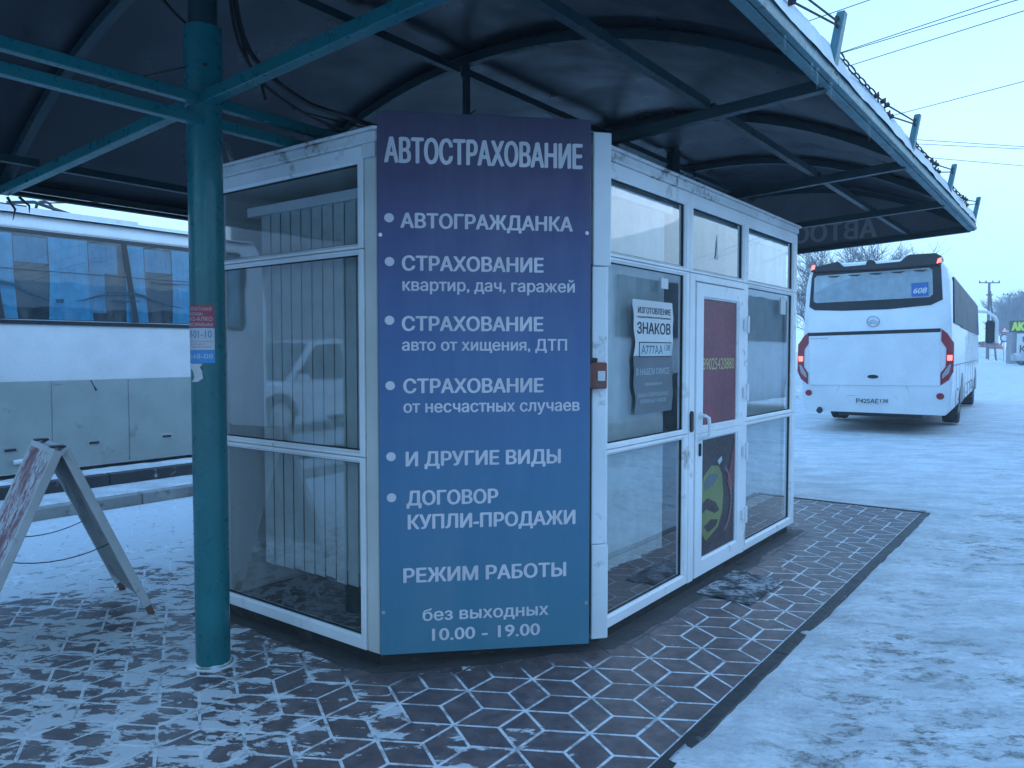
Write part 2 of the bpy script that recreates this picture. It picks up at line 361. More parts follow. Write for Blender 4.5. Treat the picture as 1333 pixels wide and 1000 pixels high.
_cap = {}
def text(s, name, m, parent, place, x0, x1, zb, cap, bold=.02, frame=None, wt=0, shear=0):
    """place(x, z) -> point; x0..x1 the span of the word, zb baseline, cap the height of a capital"""
    def mk(body):
        c = bpy.data.curves.new('t', 'FONT'); c.body = body; c.size = 1; c.resolution_u = 3; c.shear = shear; c.dimensions = '3D'; c.fill_mode = [k for k in c.bl_rna.properties['fill_mode'].enum_items.keys() if k in ('NONE', 'HALF')][0]
        o = bpy.data.objects.new('t', c); COL.objects.link(o); dg = bpy.context.evaluated_depsgraph_get()
        me = bpy.data.meshes.new_from_object(o.evaluated_get(dg)); bpy.data.objects.remove(o); bpy.data.curves.remove(c)
        V = [Vector((v.co.x, v.co.y)) for v in me.vertices]; EE = [tuple(e.vertices) for e in me.edges]; bpy.data.meshes.remove(me)
        vs, _, fs = delaunay_2d_cdt(V, EE, [], 0, 1e-6)[:3]; ok = []      # fill the outlines, holes left open
        for f in fs:
            cx = sum(vs[i].x for i in f) / 3; cy = sum(vs[i].y for i in f) / 3; w = 0
            for a, b in EE:
                A, Bq = V[a], V[b]
                if (A.y <= cy) != (Bq.y <= cy) and A.x + (cy - A.y) / (Bq.y - A.y) * (Bq.x - A.x) > cx: w += 1
            if w % 2: ok.append(tuple(f))
        me = bpy.data.meshes.new('t'); me.from_pydata([(v.x, v.y, 0) for v in vs], [], ok); me.update(); return me
    if bold not in _cap:
        me = mk('Н'); _cap[bold] = (min(v.co.y for v in me.vertices), max(v.co.y for v in me.vertices))
    lo, hi = _cap[bold]; me = mk(s)
    xs = [v.co.x for v in me.vertices]; a, b = min(xs), max(xs)
    off = OFF[parent.name] if parent is not None else Vector((0, 0, 0))
    vs = []; fs = []; P0 = Vector(place(x0, zb)); ex_ = Vector(place(x0 + .001, zb)) - P0; ez_ = Vector(place(x0, zb + .001)) - P0; nrm = ex_.cross(ez_).normalized()
    k = 0; q = wt * cap
    for dx, dz in (((0, 0),) if not wt else ((-q, 0), (q, 0), (-q * .5, -q * .5), (q * .5, q * .5), (0, 0))):
        for pi, p in enumerate(me.polygons):          # every facet a hair apart in depth: overlapping strokes never share a plane
            n0 = len(vs)
            for vi in p.vertices:
                v = me.vertices[vi]; x = x0 + q + (v.co.x - a) / (b - a) * (x1 - x0 - 2 * q) + dx; z = zb + (v.co.y - lo) / (hi - lo) * cap + dz
                vs.append(tuple(Vector(place(x, z)) - off + nrm * (.00016 * k + .00002 * (pi % 7))))
            fs.append(tuple(range(n0, len(vs))))
        k += 1
    bpy.data.meshes.remove(me); me = bpy.data.meshes.new(name); me.from_pydata(vs, [], fs); me.update()
    me.name = name; me.materials.append(m); o = bpy.data.objects.new(name, me); COL.objects.link(o)
    if parent is not None: o.parent = parent
    OFF[o.name] = off; return o

# numpy value noise
def vnoise(x, y, seed=0):
    xi = np.floor(x).astype(np.int64); yi = np.floor(y).astype(np.int64); fx = x - xi; fy = y - yi
    fx = fx * fx * (3 - 2 * fx); fy = fy * fy * (3 - 2 * fy)
    def h(a, b):
        n = (a * 374761393 + b * 668265263 + seed * 974634777) & 0x7fffffff; n = ((n ^ (n >> 13)) * 1274126177) & 0x7fffffff
        return ((n ^ (n >> 16)) & 0xffff) / 65535.0
    return (h(xi, yi) * (1 - fx) + h(xi + 1, yi) * fx) * (1 - fy) + (h(xi, yi + 1) * (1 - fx) + h(xi + 1, yi + 1) * fx) * fy
def fbm(x, y, o=4, seed=0):
    s = 0; a = .5
    for i in range(o): s = s + a * vnoise(x * 2 ** i, y * 2 ** i, seed + i); a *= .5
    return s
def sstep(a, b, x): t = np.clip((x - a) / (b - a), 0, 1); return t * t * (3 - 2 * t)
def gridmesh(name, X, Y, Z, m, frame=FK, kind=None, parent=None, attr=None, smooth=True):
    ny, nx = X.shape; vs = np.stack([X, Y, Z], -1).reshape(-1, 3)
    if parent is not None: vs = vs - np.array(OFF[parent.name])
    i = np.arange(ny * nx).reshape(ny, nx); f = np.stack([i[:-1, :-1], i[:-1, 1:], i[1:, 1:], i[1:, :-1]], -1).reshape(-1, 4)
    me = bpy.data.meshes.new(name); me.vertices.add(len(vs)); me.vertices.foreach_set('co', vs.ravel()); me.loops.add(f.size); me.loops.foreach_set('vertex_index', f.ravel())
    me.polygons.add(len(f)); me.polygons.foreach_set('loop_start', np.arange(0, f.size, 4)); me.polygons.foreach_set('loop_total', np.full(len(f), 4)); me.update(calc_edges=True); me.validate()
    if attr is not None:
        a = me.attributes.new(attr[0], 'FLOAT', 'POINT'); a.data.foreach_set('value', attr[1].ravel().astype(np.float32))
    if smooth: me.shade_smooth()
    me.materials.append(m); o = bpy.data.objects.new(name, me); COL.objects.link(o)
    if parent is not None: o.parent = parent
    else: o.location = frame[0]; o.rotation_euler = (0, 0, frame[1])
    if kind: o['kind'] = kind
    return o

# ================================================================ GROUND
PV0, PV1, PU1 = 1.24, 7.43, 7.97                    # paved platform
def far_rise(u, v): q = np.sqrt(u * u + v * v); return .6 * sstep(32, 80, q) + .8 * sstep(98, 112, q)
def ground_h(u, v):
    n = (fbm(u * 1.3, v * 1.3, 4, 3) - .47) * .022 + (fbm(u * 7, v * 7, 3, 9) - .44) * .018
    z = -.028 + n
    z = z + (.026 + .05 * (fbm(u * 6, v * 7, 4, 77) - .47) * .45) * sstep(.75, 1.12, v) * (u < PU1 + .1) * (v < 1.6) + .02 * sstep(PU1 + .5, PU1 + .12, u) * (u > PU1) * (v > .8)
    left = sstep(7.5, 7.58, v); z = z * (1 - left) + left * (.115 + n * .5)
    b2 = sstep(8.14, 8.22, v); z = z * (1 - b2) + b2 * (.215 + n * 1.2)
    b3 = sstep(8.7, 9.0, v); z = z * (1 - b3) + b3 * (.03 + n)
    plat = (u < PU1 + .03) * (v > 1.222) * (v < 7.5)
    z = np.where(plat, -.12, z)
    return z + far_rise(u, v)
def axis(a, b, step, far, r=1.16):
    c = list(np.arange(a, b, step)); s = step; x = b
    while x < far: c.append(x); s *= r; x += s
    c.append(far); s = step; x = a - step
    while x > -far: c.insert(0, x); s *= r; x -= s
    c.insert(0, -far); return np.array(c)
gu = axis(-.6, 9.6, .042, 900); gv0 = axis(-5.2, 1.36, .042, 900)
gv = np.sort(np.concatenate([gv0[gv0 < .95], np.arange(.95, 1.30, .016), np.arange(1.36, 7.35, .3), np.arange(7.40, 9.2, .04), np.geomspace(9.3, 900, 60)]))
GU, GV = np.meshgrid(gu, gv)
gridmesh('snowy_ground', GU, GV, ground_h(GU, GV), M['ground'], kind='structure')

F_ = [(2.47, 3.985), (2.47, 2.66), (3.38, 1.97), (6.50, 1.97), (6.50, 3.985)]        # kiosk footprint
def inset(poly, d):
    n = len(poly); out = []
    A = sum(poly[i][0] * poly[(i + 1) % n][1] - poly[(i + 1) % n][0] * poly[i][1] for i in range(n)); sg = 1 if A > 0 else -1
    for i in range(n):
        p0, p1, p2 = Vector(poly[i - 1]), Vector(poly[i]), Vector(poly[(i + 1) % n])
        d1 = (p1 - p0).normalized(); d2 = (p2 - p1).normalized(); n1 = Vector((-d1.y, d1.x)) * sg; n2 = Vector((-d2.y, d2.x)) * sg
        k = (n1 + n2) / (1 + n1.dot(n2)); out.append(tuple(p1 + k * d))
    return out
def sdist(P, poly):
    d = np.full(P.shape[:-1], 1e9); n = len(poly); ins = np.zeros(P.shape[:-1], bool)
    for i in range(n):
        a = np.array(poly[i]); b = np.array(poly[(i + 1) % n]); ab = b - a
        t = np.clip(((P - a) @ ab) / (ab @ ab), 0, 1); q = P - a - t[..., None] * ab; d = np.minimum(d, np.sqrt((q ** 2).sum(-1)))
        c = ((a[1] > P[..., 1]) != (b[1] > P[..., 1])) & (P[..., 0] < (b[0] - a[0]) * (P[..., 1] - a[1]) / (b[1] - a[1] + 1e-12) + a[0]); ins ^= c
    return np.where(ins, -d, d)
# joint bed: the sheet the paving tiles lie on
ju = np.linspace(-2.2, PU1, 200); jv = np.linspace(PV0, PV1, 140); JU, JV = np.meshgrid(ju, jv)
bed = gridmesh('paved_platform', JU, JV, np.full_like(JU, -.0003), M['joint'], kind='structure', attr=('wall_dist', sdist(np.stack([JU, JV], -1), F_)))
OFF[bed.name] = Vector((0, 0, 0))
E_ = .1814                                            # rhombus side
def clip(poly, nx, ny, c):                            # keep nx*x+ny*y<=c
    out = []
    for i in range(len(poly)):
        a, b = poly[i], poly[(i + 1) % len(poly)]; da = nx * a[0] + ny * a[1] - c; db = nx * b[0] + ny * b[1] - c
        if da <= 0: out.append(a)
        if (da < 0) != (db < 0): t = da / (da - db); out.append((a[0] + (b[0] - a[0]) * t, a[1] + (b[1] - a[1]) * t))
    return out
def cam_px(u, v, z=0):
    x = u * Ud[0] + v * Vd[0]; y = u * Ud[1] + v * Vd[1]; a = R(2.405); zz = z - 1.5
    d = y * math.cos(a) - zz * math.sin(a)
    if d < .3: return None
    return (512 + 768 * x / d, 384 - 768 * (y * math.sin(a) + zz * math.cos(a)) / d, d)
def seg_hits_kiosk(u, v):
    pts = np.array([(u * t, v * t) for t in np.linspace(.3, .985, 40)]); return bool((sdist(pts, F_) < 0).any())
def tile_mesh(poly, name, cx=0, cy=0, th=.02):
    q = inset(poly, .0050); q2 = inset(poly, .0080); n = len(q); vs = [(x - cx, y - cy, -th) for x, y in q] + [(x - cx, y - cy, -.0020) for x, y in q] + [(x - cx, y - cy, 0) for x, y in q2]
    fs = [(i, (i + 1) % n, (i + 1) % n + n, i + n) for i in range(n)] + [(i + n, (i + 1) % n + n, (i + 1) % n + 2 * n, i + 2 * n) for i in range(n)] + [(2 * n + i, 2 * n + (i + 1) % n, 3 * n) for i in range(n)]
    vs.append((sum(p[0] for p in q) / n - cx, sum(p[1] for p in q) / n - cy, .0)); return vs, fs
def rimattr(me, vals):
    a = me.attributes.new('rim', 'FLOAT', 'POINT'); a.data.foreach_set('value', vals)
def rimvals(nv): return [1.0] * (nv - 1) + [0.0]
def ccw(p): return p if sum(p[i][0] * p[(i + 1) % len(p)][1] - p[(i + 1) % len(p)][0] * p[i][1] for i in range(len(p))) > 0 else p[::-1]
rh = ccw([(-.157, 0), (0, -E_ / 2), (.157, 0), (0, E_ / 2)])
vs, fs = tile_mesh(rh, 'tile'); rme = bpy.data.meshes.new('tile'); rme.from_pydata(vs, [], fs); rme.materials.append(M['tile']); rimattr(rme, rimvals(len(vs)))
tiles = []
for i in range(-60, 60):
    for j in range(-60, 60):
        su = 2.820 + .272 * (i + j); sv = 1.700 + .157 * (i - j)
        if not (-2.4 < su < 8.3 and .9 < sv < 7.9): continue
        for a in (math.pi / 6, -math.pi / 6, math.pi / 2):   # lattice directions: three rhombi per star
            cx = su + .157 * math.cos(a); cy = sv + .157 * math.sin(a)
            if a == math.pi / 2: pass
            P = [(cx + x * math.cos(a) - y * math.sin(a), cy + x * math.sin(a) + y * math.cos(a)) for x, y in rh]
            if max(p[0] for p in P) < -2.1: continue
            lo, hi = (PV0, 5.47) if cy < 5.47 else ((5.50, 5.68) if cy < 5.68 else (5.71, PV1))
            Q = P; cut = False
            for nx, ny, c in ((0, -1, -lo), (0, 1, hi), (1, 0, PU1)):
                if any(nx * x + ny * y > c + 1e-6 for x, y in Q): Q = clip(Q, nx, ny, c); cut = True
                if len(Q) < 3: break
            if len(Q) < 3: continue
            if abs(sum(Q[k][0] * Q[(k + 1) % len(Q)][1] - Q[(k + 1) % len(Q)][0] * Q[k][1] for k in range(len(Q)))) < .004: continue
            if sdist(np.array([[cx, cy]]), F_)[0] < -.06: continue
            tiles.append((cx, cy, a, Q, cut))
def score(t):
    p = cam_px(t[0], t[1])
    if not p or not (-30 < p[0] < 1054 and 0 < p[1] < 800): return 0
    if seg_hits_kiosk(t[0], t[1]): return 0
    return 1.5 / p[2] ** 3
tiles.sort(key=score, reverse=True)
rest = MB(); rimrest = []
for k, (cx, cy, a, Q, cut) in enumerate(tiles):
    dz = random.uniform(.0003, .0012)
    if k < 298:
        if cut:
            Q = ccw(Q); vs, fs = tile_mesh(Q, 'tile', cx, cy); me = bpy.data.meshes.new('tile'); me.from_pydata(vs, [], fs); me.materials.append(M['tile']); rimattr(me, rimvals(len(vs))); rot = 0
        else: me = rme; rot = a
        o = bpy.data.objects.new('tile', me); COL.objects.link(o); o.parent = bed; o.location = (cx, cy, dz); o.rotation_euler = (random.uniform(-.003, .003), random.uniform(-.003, .003), rot)
    else:
        Q = ccw(Q); vs, fs = tile_mesh(Q, 'tile', 0, 0); rest.add([(x, y, z + dz) for x, y, z in vs], fs); rimrest += rimvals(len(vs))
rt_ = B(rest, 'tiles', M['tile'], bed, kind='stuff'); rimattr(rt_.data, rimrest)
# kerb around the platform: dark steel edge, short lengths
u = -2.2
while u < PU1 - .01:
    e = min(u + 1.5, PU1 + .005)
    B(MB().box(u, e - .004, 1.168, PV0 - .003, -.10, .004 + random.uniform(0, .003)), 'edging', M['kerbdark'], bed, bevel=.003); u += 1.5
v = 1.168
while v < PV1:
    e = min(v + 1.5, PV1); B(MB().box(PU1 + .006, PU1 + .05, v, e - .004, -.10, .004 + random.uniform(0, .002)), 'edging', M['kerbdark'], bed, bevel=.003); v += 1.5
for a, b in ((5.474, 5.498), (5.684, 5.708)): B(MB().box(-2.2, PU1, a, b, -.02, -.003), 'drip_groove', M['kerbdark'], bed)
# dark cement skirt beside the kiosk with ragged edge
ou = inset(F_, -.085); pts = []
for i in range(len(ou)):
    a, b = Vector(ou[i]), Vector(ou[(i + 1) % len(ou)]); n = int((b - a).length / .05)
    for k in range(n):
        p = a.lerp(b, k / n); nn = float(fbm(np.array(p.x * 3.), np.array(p.y * 3.), 4, 5)) - .47; d = (Vector((4.5, 3)) - p).normalized(); pts.append(tuple(p - d * nn * .16))
B(MB().prism(pts, -.003, .0018), 'cement_apron', M['apron'], kind='structure')
# kerbs on the far side towards the coach lane
for nm, v0, v1, z1, m, L in (('concrete_kerb', 7.435, 7.57, .105, 'concrete', 1.0), ('dark_kerb', 8.09, 8.21, .235, 'kerbdark', 1.2)):
    kb = T(nm, 'grey concrete kerb edging the far side of the paved platform' if v0 < 8 else 'dark raised kerb along the lane beside the left coach', 'kerb', FK, (3, (v0 + v1) / 2, 0))
    u = -2.2
    while u < 12:
        B(MB().box(u, u + L - .008, v0 + random.uniform(-.004, .004), v1, -.05, z1 + random.uniform(-.004, .004)), 'kerbstone', M[m], kb, bevel=.008); u += L
# rubber mat at the door
B(MB().prism([(4.45, 1.93), (5.05, 1.92), (5.01, 1.57), (4.42, 1.58)], .002, .012), 'door_mat', M['rubbermat'], b=(4.7, 1.75, 0), bevel=.003)
tag(bpy.data.objects['door_mat'], 'frosted black rubber mat on the tiles in front of the kiosk door', 'door mat')

# ================================================================ KIOSK
K = T('kiosk', 'white framed glass insurance kiosk standing under the teal canopy', 'kiosk', FK, (4.4, 3.0, 0))
B(MB().prism(inset(F_, .035), 0, .066), 'plinth', M['plinth'], K)
B(MB().prism(inset(F_, .05), .068, .10), 'floor', M['floorin'], K)
B(MB().prism(inset(F_, .05), 2.395, 2.42), 'ceiling_panel', M['wall'], K)
B(MB().prism(inset(F_, -.012), 2.467, 2.517), 'roof_cap', M['whiteold'], K, bevel=.006)
B(MB().prism(inset(F_, -.028), 2.518, 2.532), 'roof_flashing', M['whiteold'], K, bevel=.003)
B(MB().prism(inset(F_, .006), 2.44, 2.4655), 'roof_edge', M['whiteold'], K)
B(MB().box(2.52, 6.44, 3.93, 3.975, .07, 2.44), 'wall_panel', M['wall'], K)
B(MB().box(6.44, 6.485, 2.05, 3.975, .07, 2.44), 'wall_panel', M['wall'], K)
B(MB().prism([(2.50, 2.665), (3.385, 1.995), (3.42, 2.04), (2.53, 2.715)], .07, 2.44), 'wall_panel', M['whiteold'], K)

def frame_ring(conv, a0, a1, z0, z1, g, depth=.05, proud=0.0):
    """window frame with chamfered edges; g = glass rectangle; conv(a, d, z) with d the depth behind the facade"""
    e = .002; ga0, ga1, gz0, gz1 = g
    def rect(A0, A1, Z0, Z1, d): return [conv(A0, d, Z0), conv(A1, d, Z0), conv(A1, d, Z1), conv(A0, d, Z1)]
    k = .006; p = -proud
    rings = [rect(a0 + e, a1 - e, z0 + e, z1 - e, depth), rect(a0 + e, a1 - e, z0 + e, z1 - e, p + .003), rect(a0 + e + .003, a1 - e - .003, z0 + e + .003, z1 - e - .003, p),
             rect(ga0 - k * 2, ga1 + k * 2, gz0 - k * 2, gz1 + k * 2, p), rect(ga0 - k, ga1 + k, gz0 - k, gz1 + k, p + .008), rect(ga0, ga1, gz0, gz1, p + .012), rect(ga0, ga1, gz0, gz1, depth)]
    mb = MB(); mb.loops(rings); return mb
def pane_(conv, g, d): a0, a1, z0, z1 = g; mb = MB(); mb.add([conv(a0 - .004, d, z0 - .004), conv(a1 + .004, d, z0 - .004), conv(a1 + .004, d, z1 + .004), conv(a0 - .004, d, z1 + .004)], [(0, 1, 2, 3)]); return mb
def window(conv, a0, a1, z0, z1, g):
    w = B(frame_ring(conv, a0, a1, z0, z1, g), 'window_frame', M['white'], K)
    q = .006; gr = frame_ring(conv, g[0] - .001, g[1] + .001, g[2] - .001, g[3] + .001, (g[0] + q, g[1] - q, g[2] + q, g[3] - q), depth=.034, proud=-.020)
    B(gr, 'gasket', M['gasket'], w); B(pane_(conv, g, .027), 'pane', M['glass'], w); return w
cr = lambda a, d, z: (a, 1.97 + d, z)                # right facade
cl = lambda a, d, z: (2.47 + d, a, z)                # left facade
Z = [(.066, .997, .130, .967), (.997, 1.985, 1.026, 1.960), (1.985, 2.463, 2.012, 2.386)]
for z0, z1, g0, g1 in Z:
    window(cr, 3.405, 4.40, z0, z1, (3.425, 4.345, g0, g1)); window(cr, 5.354, 6.515, z0, z1, (5.405, 6.425, g0, g1)); window(cl, 2.745, 3.985, z0, z1, (2.79, 3.937, g0, g1))
window(cr, 4.40, 5.354, 1.985, 2.463, (4.455, 5.305, 2.012, 2.386))
# corner trims
B(MB().box(2.478, 2.53, 2.662, 2.742, .066, 2.40), 'corner_post', M['wall'], K, bevel=.004)
B(MB().box(2.462, 2.53, 2.655, 2.743, 2.40, 2.466), 'corner_post', M['whiteold'], K, bevel=.004)
cosA = math.radians(9)
def wpost(x, y, w, d, z0, z1, rz):                    # world-placed upright in the kiosk frame
    a = rz; c = []
    for sx, sy in ((-1, -1), (1, -1), (1, 1), (-1, 1)):
        X = x + (sx * w * math.cos(a) - sy * d * math.sin(a)) / 2; Y = y + (sx * w * math.sin(a) + sy * d * math.cos(a)) / 2
        c.append((X * Ud[0] + Y * Ud[1], X * Vd[0] + Y * Vd[1]))
    return MB().prism(c, z0, z1)
B(wpost(.436, 3.845, .094, .07, 1.925, 2.575, R(14)), 'corner_post', M['white'], K, bevel=.004)
B(wpost(.428, 3.850, .078, .06, .535, 1.922, R(14)), 'corner_post', M['white'], K, bevel=.004)
B(wpost(.432, 3.845, .088, .07, .055, .532, R(14)), 'corner_post', M['white'], K, bevel=.004)
B(wpost(.380, 3.84, .018, .06, .08, 1.92, R(14)), 'trim_strip', M['gasket'], K)
# door surround and leaf
B(MB().box(4.402, 4.478, 1.966, 2.02, .066, 1.983), 'door_jamb', M['white'], K, bevel=.004)
B(MB().box(5.298, 5.352, 1.966, 2.02, .066, 1.983), 'door_jamb', M['white'], K, bevel=.004)
B(MB().box(4.480, 5.296, 1.966, 2.02, 1.938, 1.983), 'door_head', M['white'], K, bevel=.004)
door = B(frame_ring(cr, 4.484, 5.292, .985, 1.932, (4.600, 5.187, 1.030, 1.836), proud=.012), 'door', M['white'], K)
dl = B(frame_ring(cr, 4.484, 5.292, .075, .987, (4.600, 5.187, .182, .936), proud=.012), 'door_rail', M['white'], door)
for g in ((4.600, 5.187, 1.030, 1.836), (4.600, 5.187, .182, .936)): B(pane_(cr, g, .012), 'pane', M['glass'], door)
h = MB(); h.tube([(4.545, 1.956, 1.10), (4.545, 1.925, 1.10), (4.56, 1.905, 1.085), (4.56, 1.90, 1.03), (4.56, 1.905, .975), (4.545, 1.925, .96), (4.545, 1.956, .96)], .011, 8)
h.cyl((4.545, 1.945, 1.10), .022, .014, 'y', 16); h.cyl((4.545, 1.945, .96), .022, .014, 'y', 16); B(h, 'door_handle', M['white'], door, smooth=True)
B(MB().box(4.525, 4.553, 1.947, 1.9575, .845, .925), 'keyhole_plate', M['gasket'], door, bevel=.004)
ov = MB(); ov.plate_xz([(4.425 + .020 * math.cos(t) , 1.07 + (.045 if math.sin(t) > 0 else -.045) + .02 * math.sin(t)) for t in [2 * math.pi * k / 20 for k in range(20)]], 1.955, 1.9685)
B(ov, 'strike_plate', M['gasket'], K)
for z in (1.69, 1.215, .80, .35):
    hg = MB().box(5.268, 5.335, 1.940, 1.957, z - .035, z + .035); hg.cyl((5.303, 1.935, z - .06), .012, .12, 'z', 10); B(hg, 'door_hinge', M['white'], K, bevel=.003)
# small white squares on the glass
B(MB().box(6.18, 6.30, 1.9925, 1.9945, 1.80, 1.93), 'pane_sticker', M['paper'], K)
B(MB().box(4.06, 4.15, 1.9925, 1.9945, 1.865, 1.925), 'pane_sticker', M['paper'], K)
B(MB().plate_xz([(4.86, 2.15), (4.875, 2.27), (4.885, 2.15), (4.90, 2.11), (4.845, 2.11)], 1.9925, 1.9945), 'pane_sticker', M['paper'], K)

# blinds inside
def blind(name, label, axisf, a0, a1, z0, z1, step, ang, d, rail=True):
    t = T(name, label, 'blinds', FK, axisf((a0 + a1) / 2, d, z0), 'vertical blinds hanging inside the kiosk')
    me0 = None; a = a0
    while a < a1:
        w = step * .515; ca, sa = math.cos(ang), math.sin(ang); mb = MB(); rows = []
        for zz in (z0 + random.uniform(-.01, .01), z1):
            rows.append([axisf(a + s * w * ca, d + s * w * sa + .002 * (1 - abs(s)), zz) for s in (-1, -.5, 0, .5, 1)])
        mb.loops(rows, closed=False); B(mb, 'slat', M['blind'], t, smooth=True, angle=80); a += step
    if rail:
        p = axisf(a0 - .05, d - .03, z1); q = axisf(a1 + .05, d + .03, z1 + .05)
        B(MB().box(min(p[0], q[0]), max(p[0], q[0]), min(p[1], q[1]), max(p[1], q[1]), z1, z1 + .05), 'head_rail', M['white'], t)
blind('vertical_blind', 'beige vertical blind behind the plate poster, left of the door', cr, 3.45, 4.22, .32, 2.32, .088, R(-14), .085)
blind('vertical_blind', 'beige vertical blind behind the glass right of the door', cr, 5.46, 6.40, .32, 2.32, .088, R(-14), .085)
blind('vertical_blind', 'beige vertical blind behind the left window next to the green column', cl, 2.84, 3.80, .30, 2.26, .088, R(5), .16)
dk = T('desk', 'plain office desk standing inside the kiosk behind the glass', 'desk', FK, (4.1, 3.3, .1))
B(MB().box(3.2, 4.9, 3.2, 3.8, .80, .83), 'desk_top', M['wall'], dk, bevel=.004)
for x in (3.25, 4.85): B(MB().box(x - .012, x + .012, 3.23, 3.77, .10, .80), 'side_panel', M['wall'], dk)

# number-plate poster
P1 = T('poster', 'curled white and grey licence plate poster taped on the pane left of the door', 'poster', FK, (3.95, 1.999, 1.15))
def wob(z): return .010 * math.sin(z * 17) + .007 * math.sin(z * 41 + 1)
def strip(z0, z1, m, nm, d=0.0):
    mb = MB(); rows = []
    n = 12
    for i in range(n + 1):
        z = z0 + (z1 - z0) * i / n; w = .04 * max(0, (1.66 - z)) if z < 1.66 else 0
        rows.append([(3.715 + wob(z) + min(w, .012), 1.984 + d, z), (4.195 + wob(z + .3) * .6, 1.984 + d, z), (4.195 + wob(z + .3) * .6, 1.986 + d, z), (3.715 + wob(z) + min(w, .012), 1.986 + d, z)])
    mb.loops(rows, True, True); return B(mb, nm, M[m], P1)
strip(1.478, 1.785, 'paper', 'white_sheet'); strip(1.155, 1.476, 'greyprint', 'grey_sheet')
pf = lambda x, z: (x, 1.9828, z)
def ptext(s, x0, x1, zb, cap, m='ink', b=.03): text(s, 'lettering', M[m], P1, pf, x0, x1, zb, cap, .01, wt=b)
ptext('ИЗГОТОВЛЕНИЕ', 3.76, 4.165, 1.712, .034); ptext('государственных регистрационных', 3.75, 4.165, 1.687, .012, b=.01); ptext('ЗНАКОВ', 3.75, 4.165, 1.60, .062, b=.04)
B(MB().box(3.775, 4.175, 1.9824, 1.9838, 1.470, 1.555), 'plate_border', M['ink'], P1); B(MB().box(3.781, 4.169, 1.9816, 1.983, 1.476, 1.549), 'plate_field', M['paleink'], P1)
pf2 = lambda x, z: (x, 1.9812, z)
text('А777АА', 'lettering', M['ink'], P1, pf2, 3.80, 4.06, 1.487, .050, .02); text('138', 'lettering', M['ink'], P1, pf2, 4.085, 4.155, 1.507, .036, .02)
ptext('В НАШЕМ ОФИСЕ', 3.745, 4.15, 1.372, .036, 'paleink', .01); ptext('официально', 3.84, 4.06, 1.312, .018, 'paleink', .01)
ptext('ЗАМЕНА ПОВРЕЖДЕННЫХ,', 3.755, 4.15, 1.248, .022, 'paleink', .01); ptext('УТЕРЯННЫХ ЗНАКОВ', 3.79, 4.11, 1.213, .022, 'paleink', .01)
# red phone poster in the door
P2 = T('poster', 'dark red poster with a yellow phone number filling the upper door glass', 'poster', FK, (4.89, 2.0, 1.03))
B(MB().box(4.60, 5.187, 1.9785, 1.9805, 1.032, 1.832), 'poster_sheet', M['redposter'], P2)
text('89025420880', 'lettering', M['yellowprint'], P2, lambda x, z: (x, 1.9775, z), 4.625, 5.16, 1.385, .078, .01)
# car poster in the door
P3 = T('poster', 'brown poster of a yellow-green sports car filling the lower door glass', 'poster', FK, (4.89, 2.0, .18))
B(MB().box(4.602, 5.185, 1.9785, 1.9805, .184, .934), 'poster_sheet', M['posterdark'], P3)
def flat(pts, m, y, nm='print'): B(MB().plate_xz(pts, y - .0008, y), nm, M[m], P3)
flat([(4.605, .60), (4.66, .70), (4.78, .755), (4.90, .74), (4.96, .68), (4.99, .55), (4.97, .42), (4.90, .33), (4.80, .30), (4.70, .27), (4.605, .36)], 'cargreen', 1.9780)
flat([(4.66, .655), (4.74, .70), (4.84, .70), (4.90, .67), (4.80, .62), (4.68, .60)], 'greyprint', 1.9768)
flat([(4.61, .52), (4.72, .55), (4.86, .50), (4.92, .44), (4.84, .43), (4.70, .48), (4.61, .45)], 'posterdark', 1.9768)
flat([(4.66, .37), (4.78, .40), (4.90, .38), (4.86, .34), (4.74, .32)], 'posterdark', 1.9768)
flat([(4.88, .775), (4.95, .80), (4.965, .77), (4.91, .745)], 'paleink', 1.9768)
rg = MB()
for k in range(18):
    a0, a1 = -1.35 + k * .155, -1.35 + (k + .8) * .155; c = (4.98, .50)
    rg.plate_xz([(c[0] + .14 * math.cos(a0), c[1] + .20 * math.sin(a0)), (c[0] + .16 * math.cos(a0), c[1] + .225 * math.sin(a0)), (c[0] + .16 * math.cos(a1), c[1] + .225 * math.sin(a1)), (c[0] + .14 * math.cos(a1), c[1] + .20 * math.sin(a1))], 1.9755, 1.9762)
B(rg, 'print', M['pinkprint'], P3)
flat([(5.05, .62), (5.185, .90), (5.185, .60), (5.12, .50)], 'redposter', 1.9768)

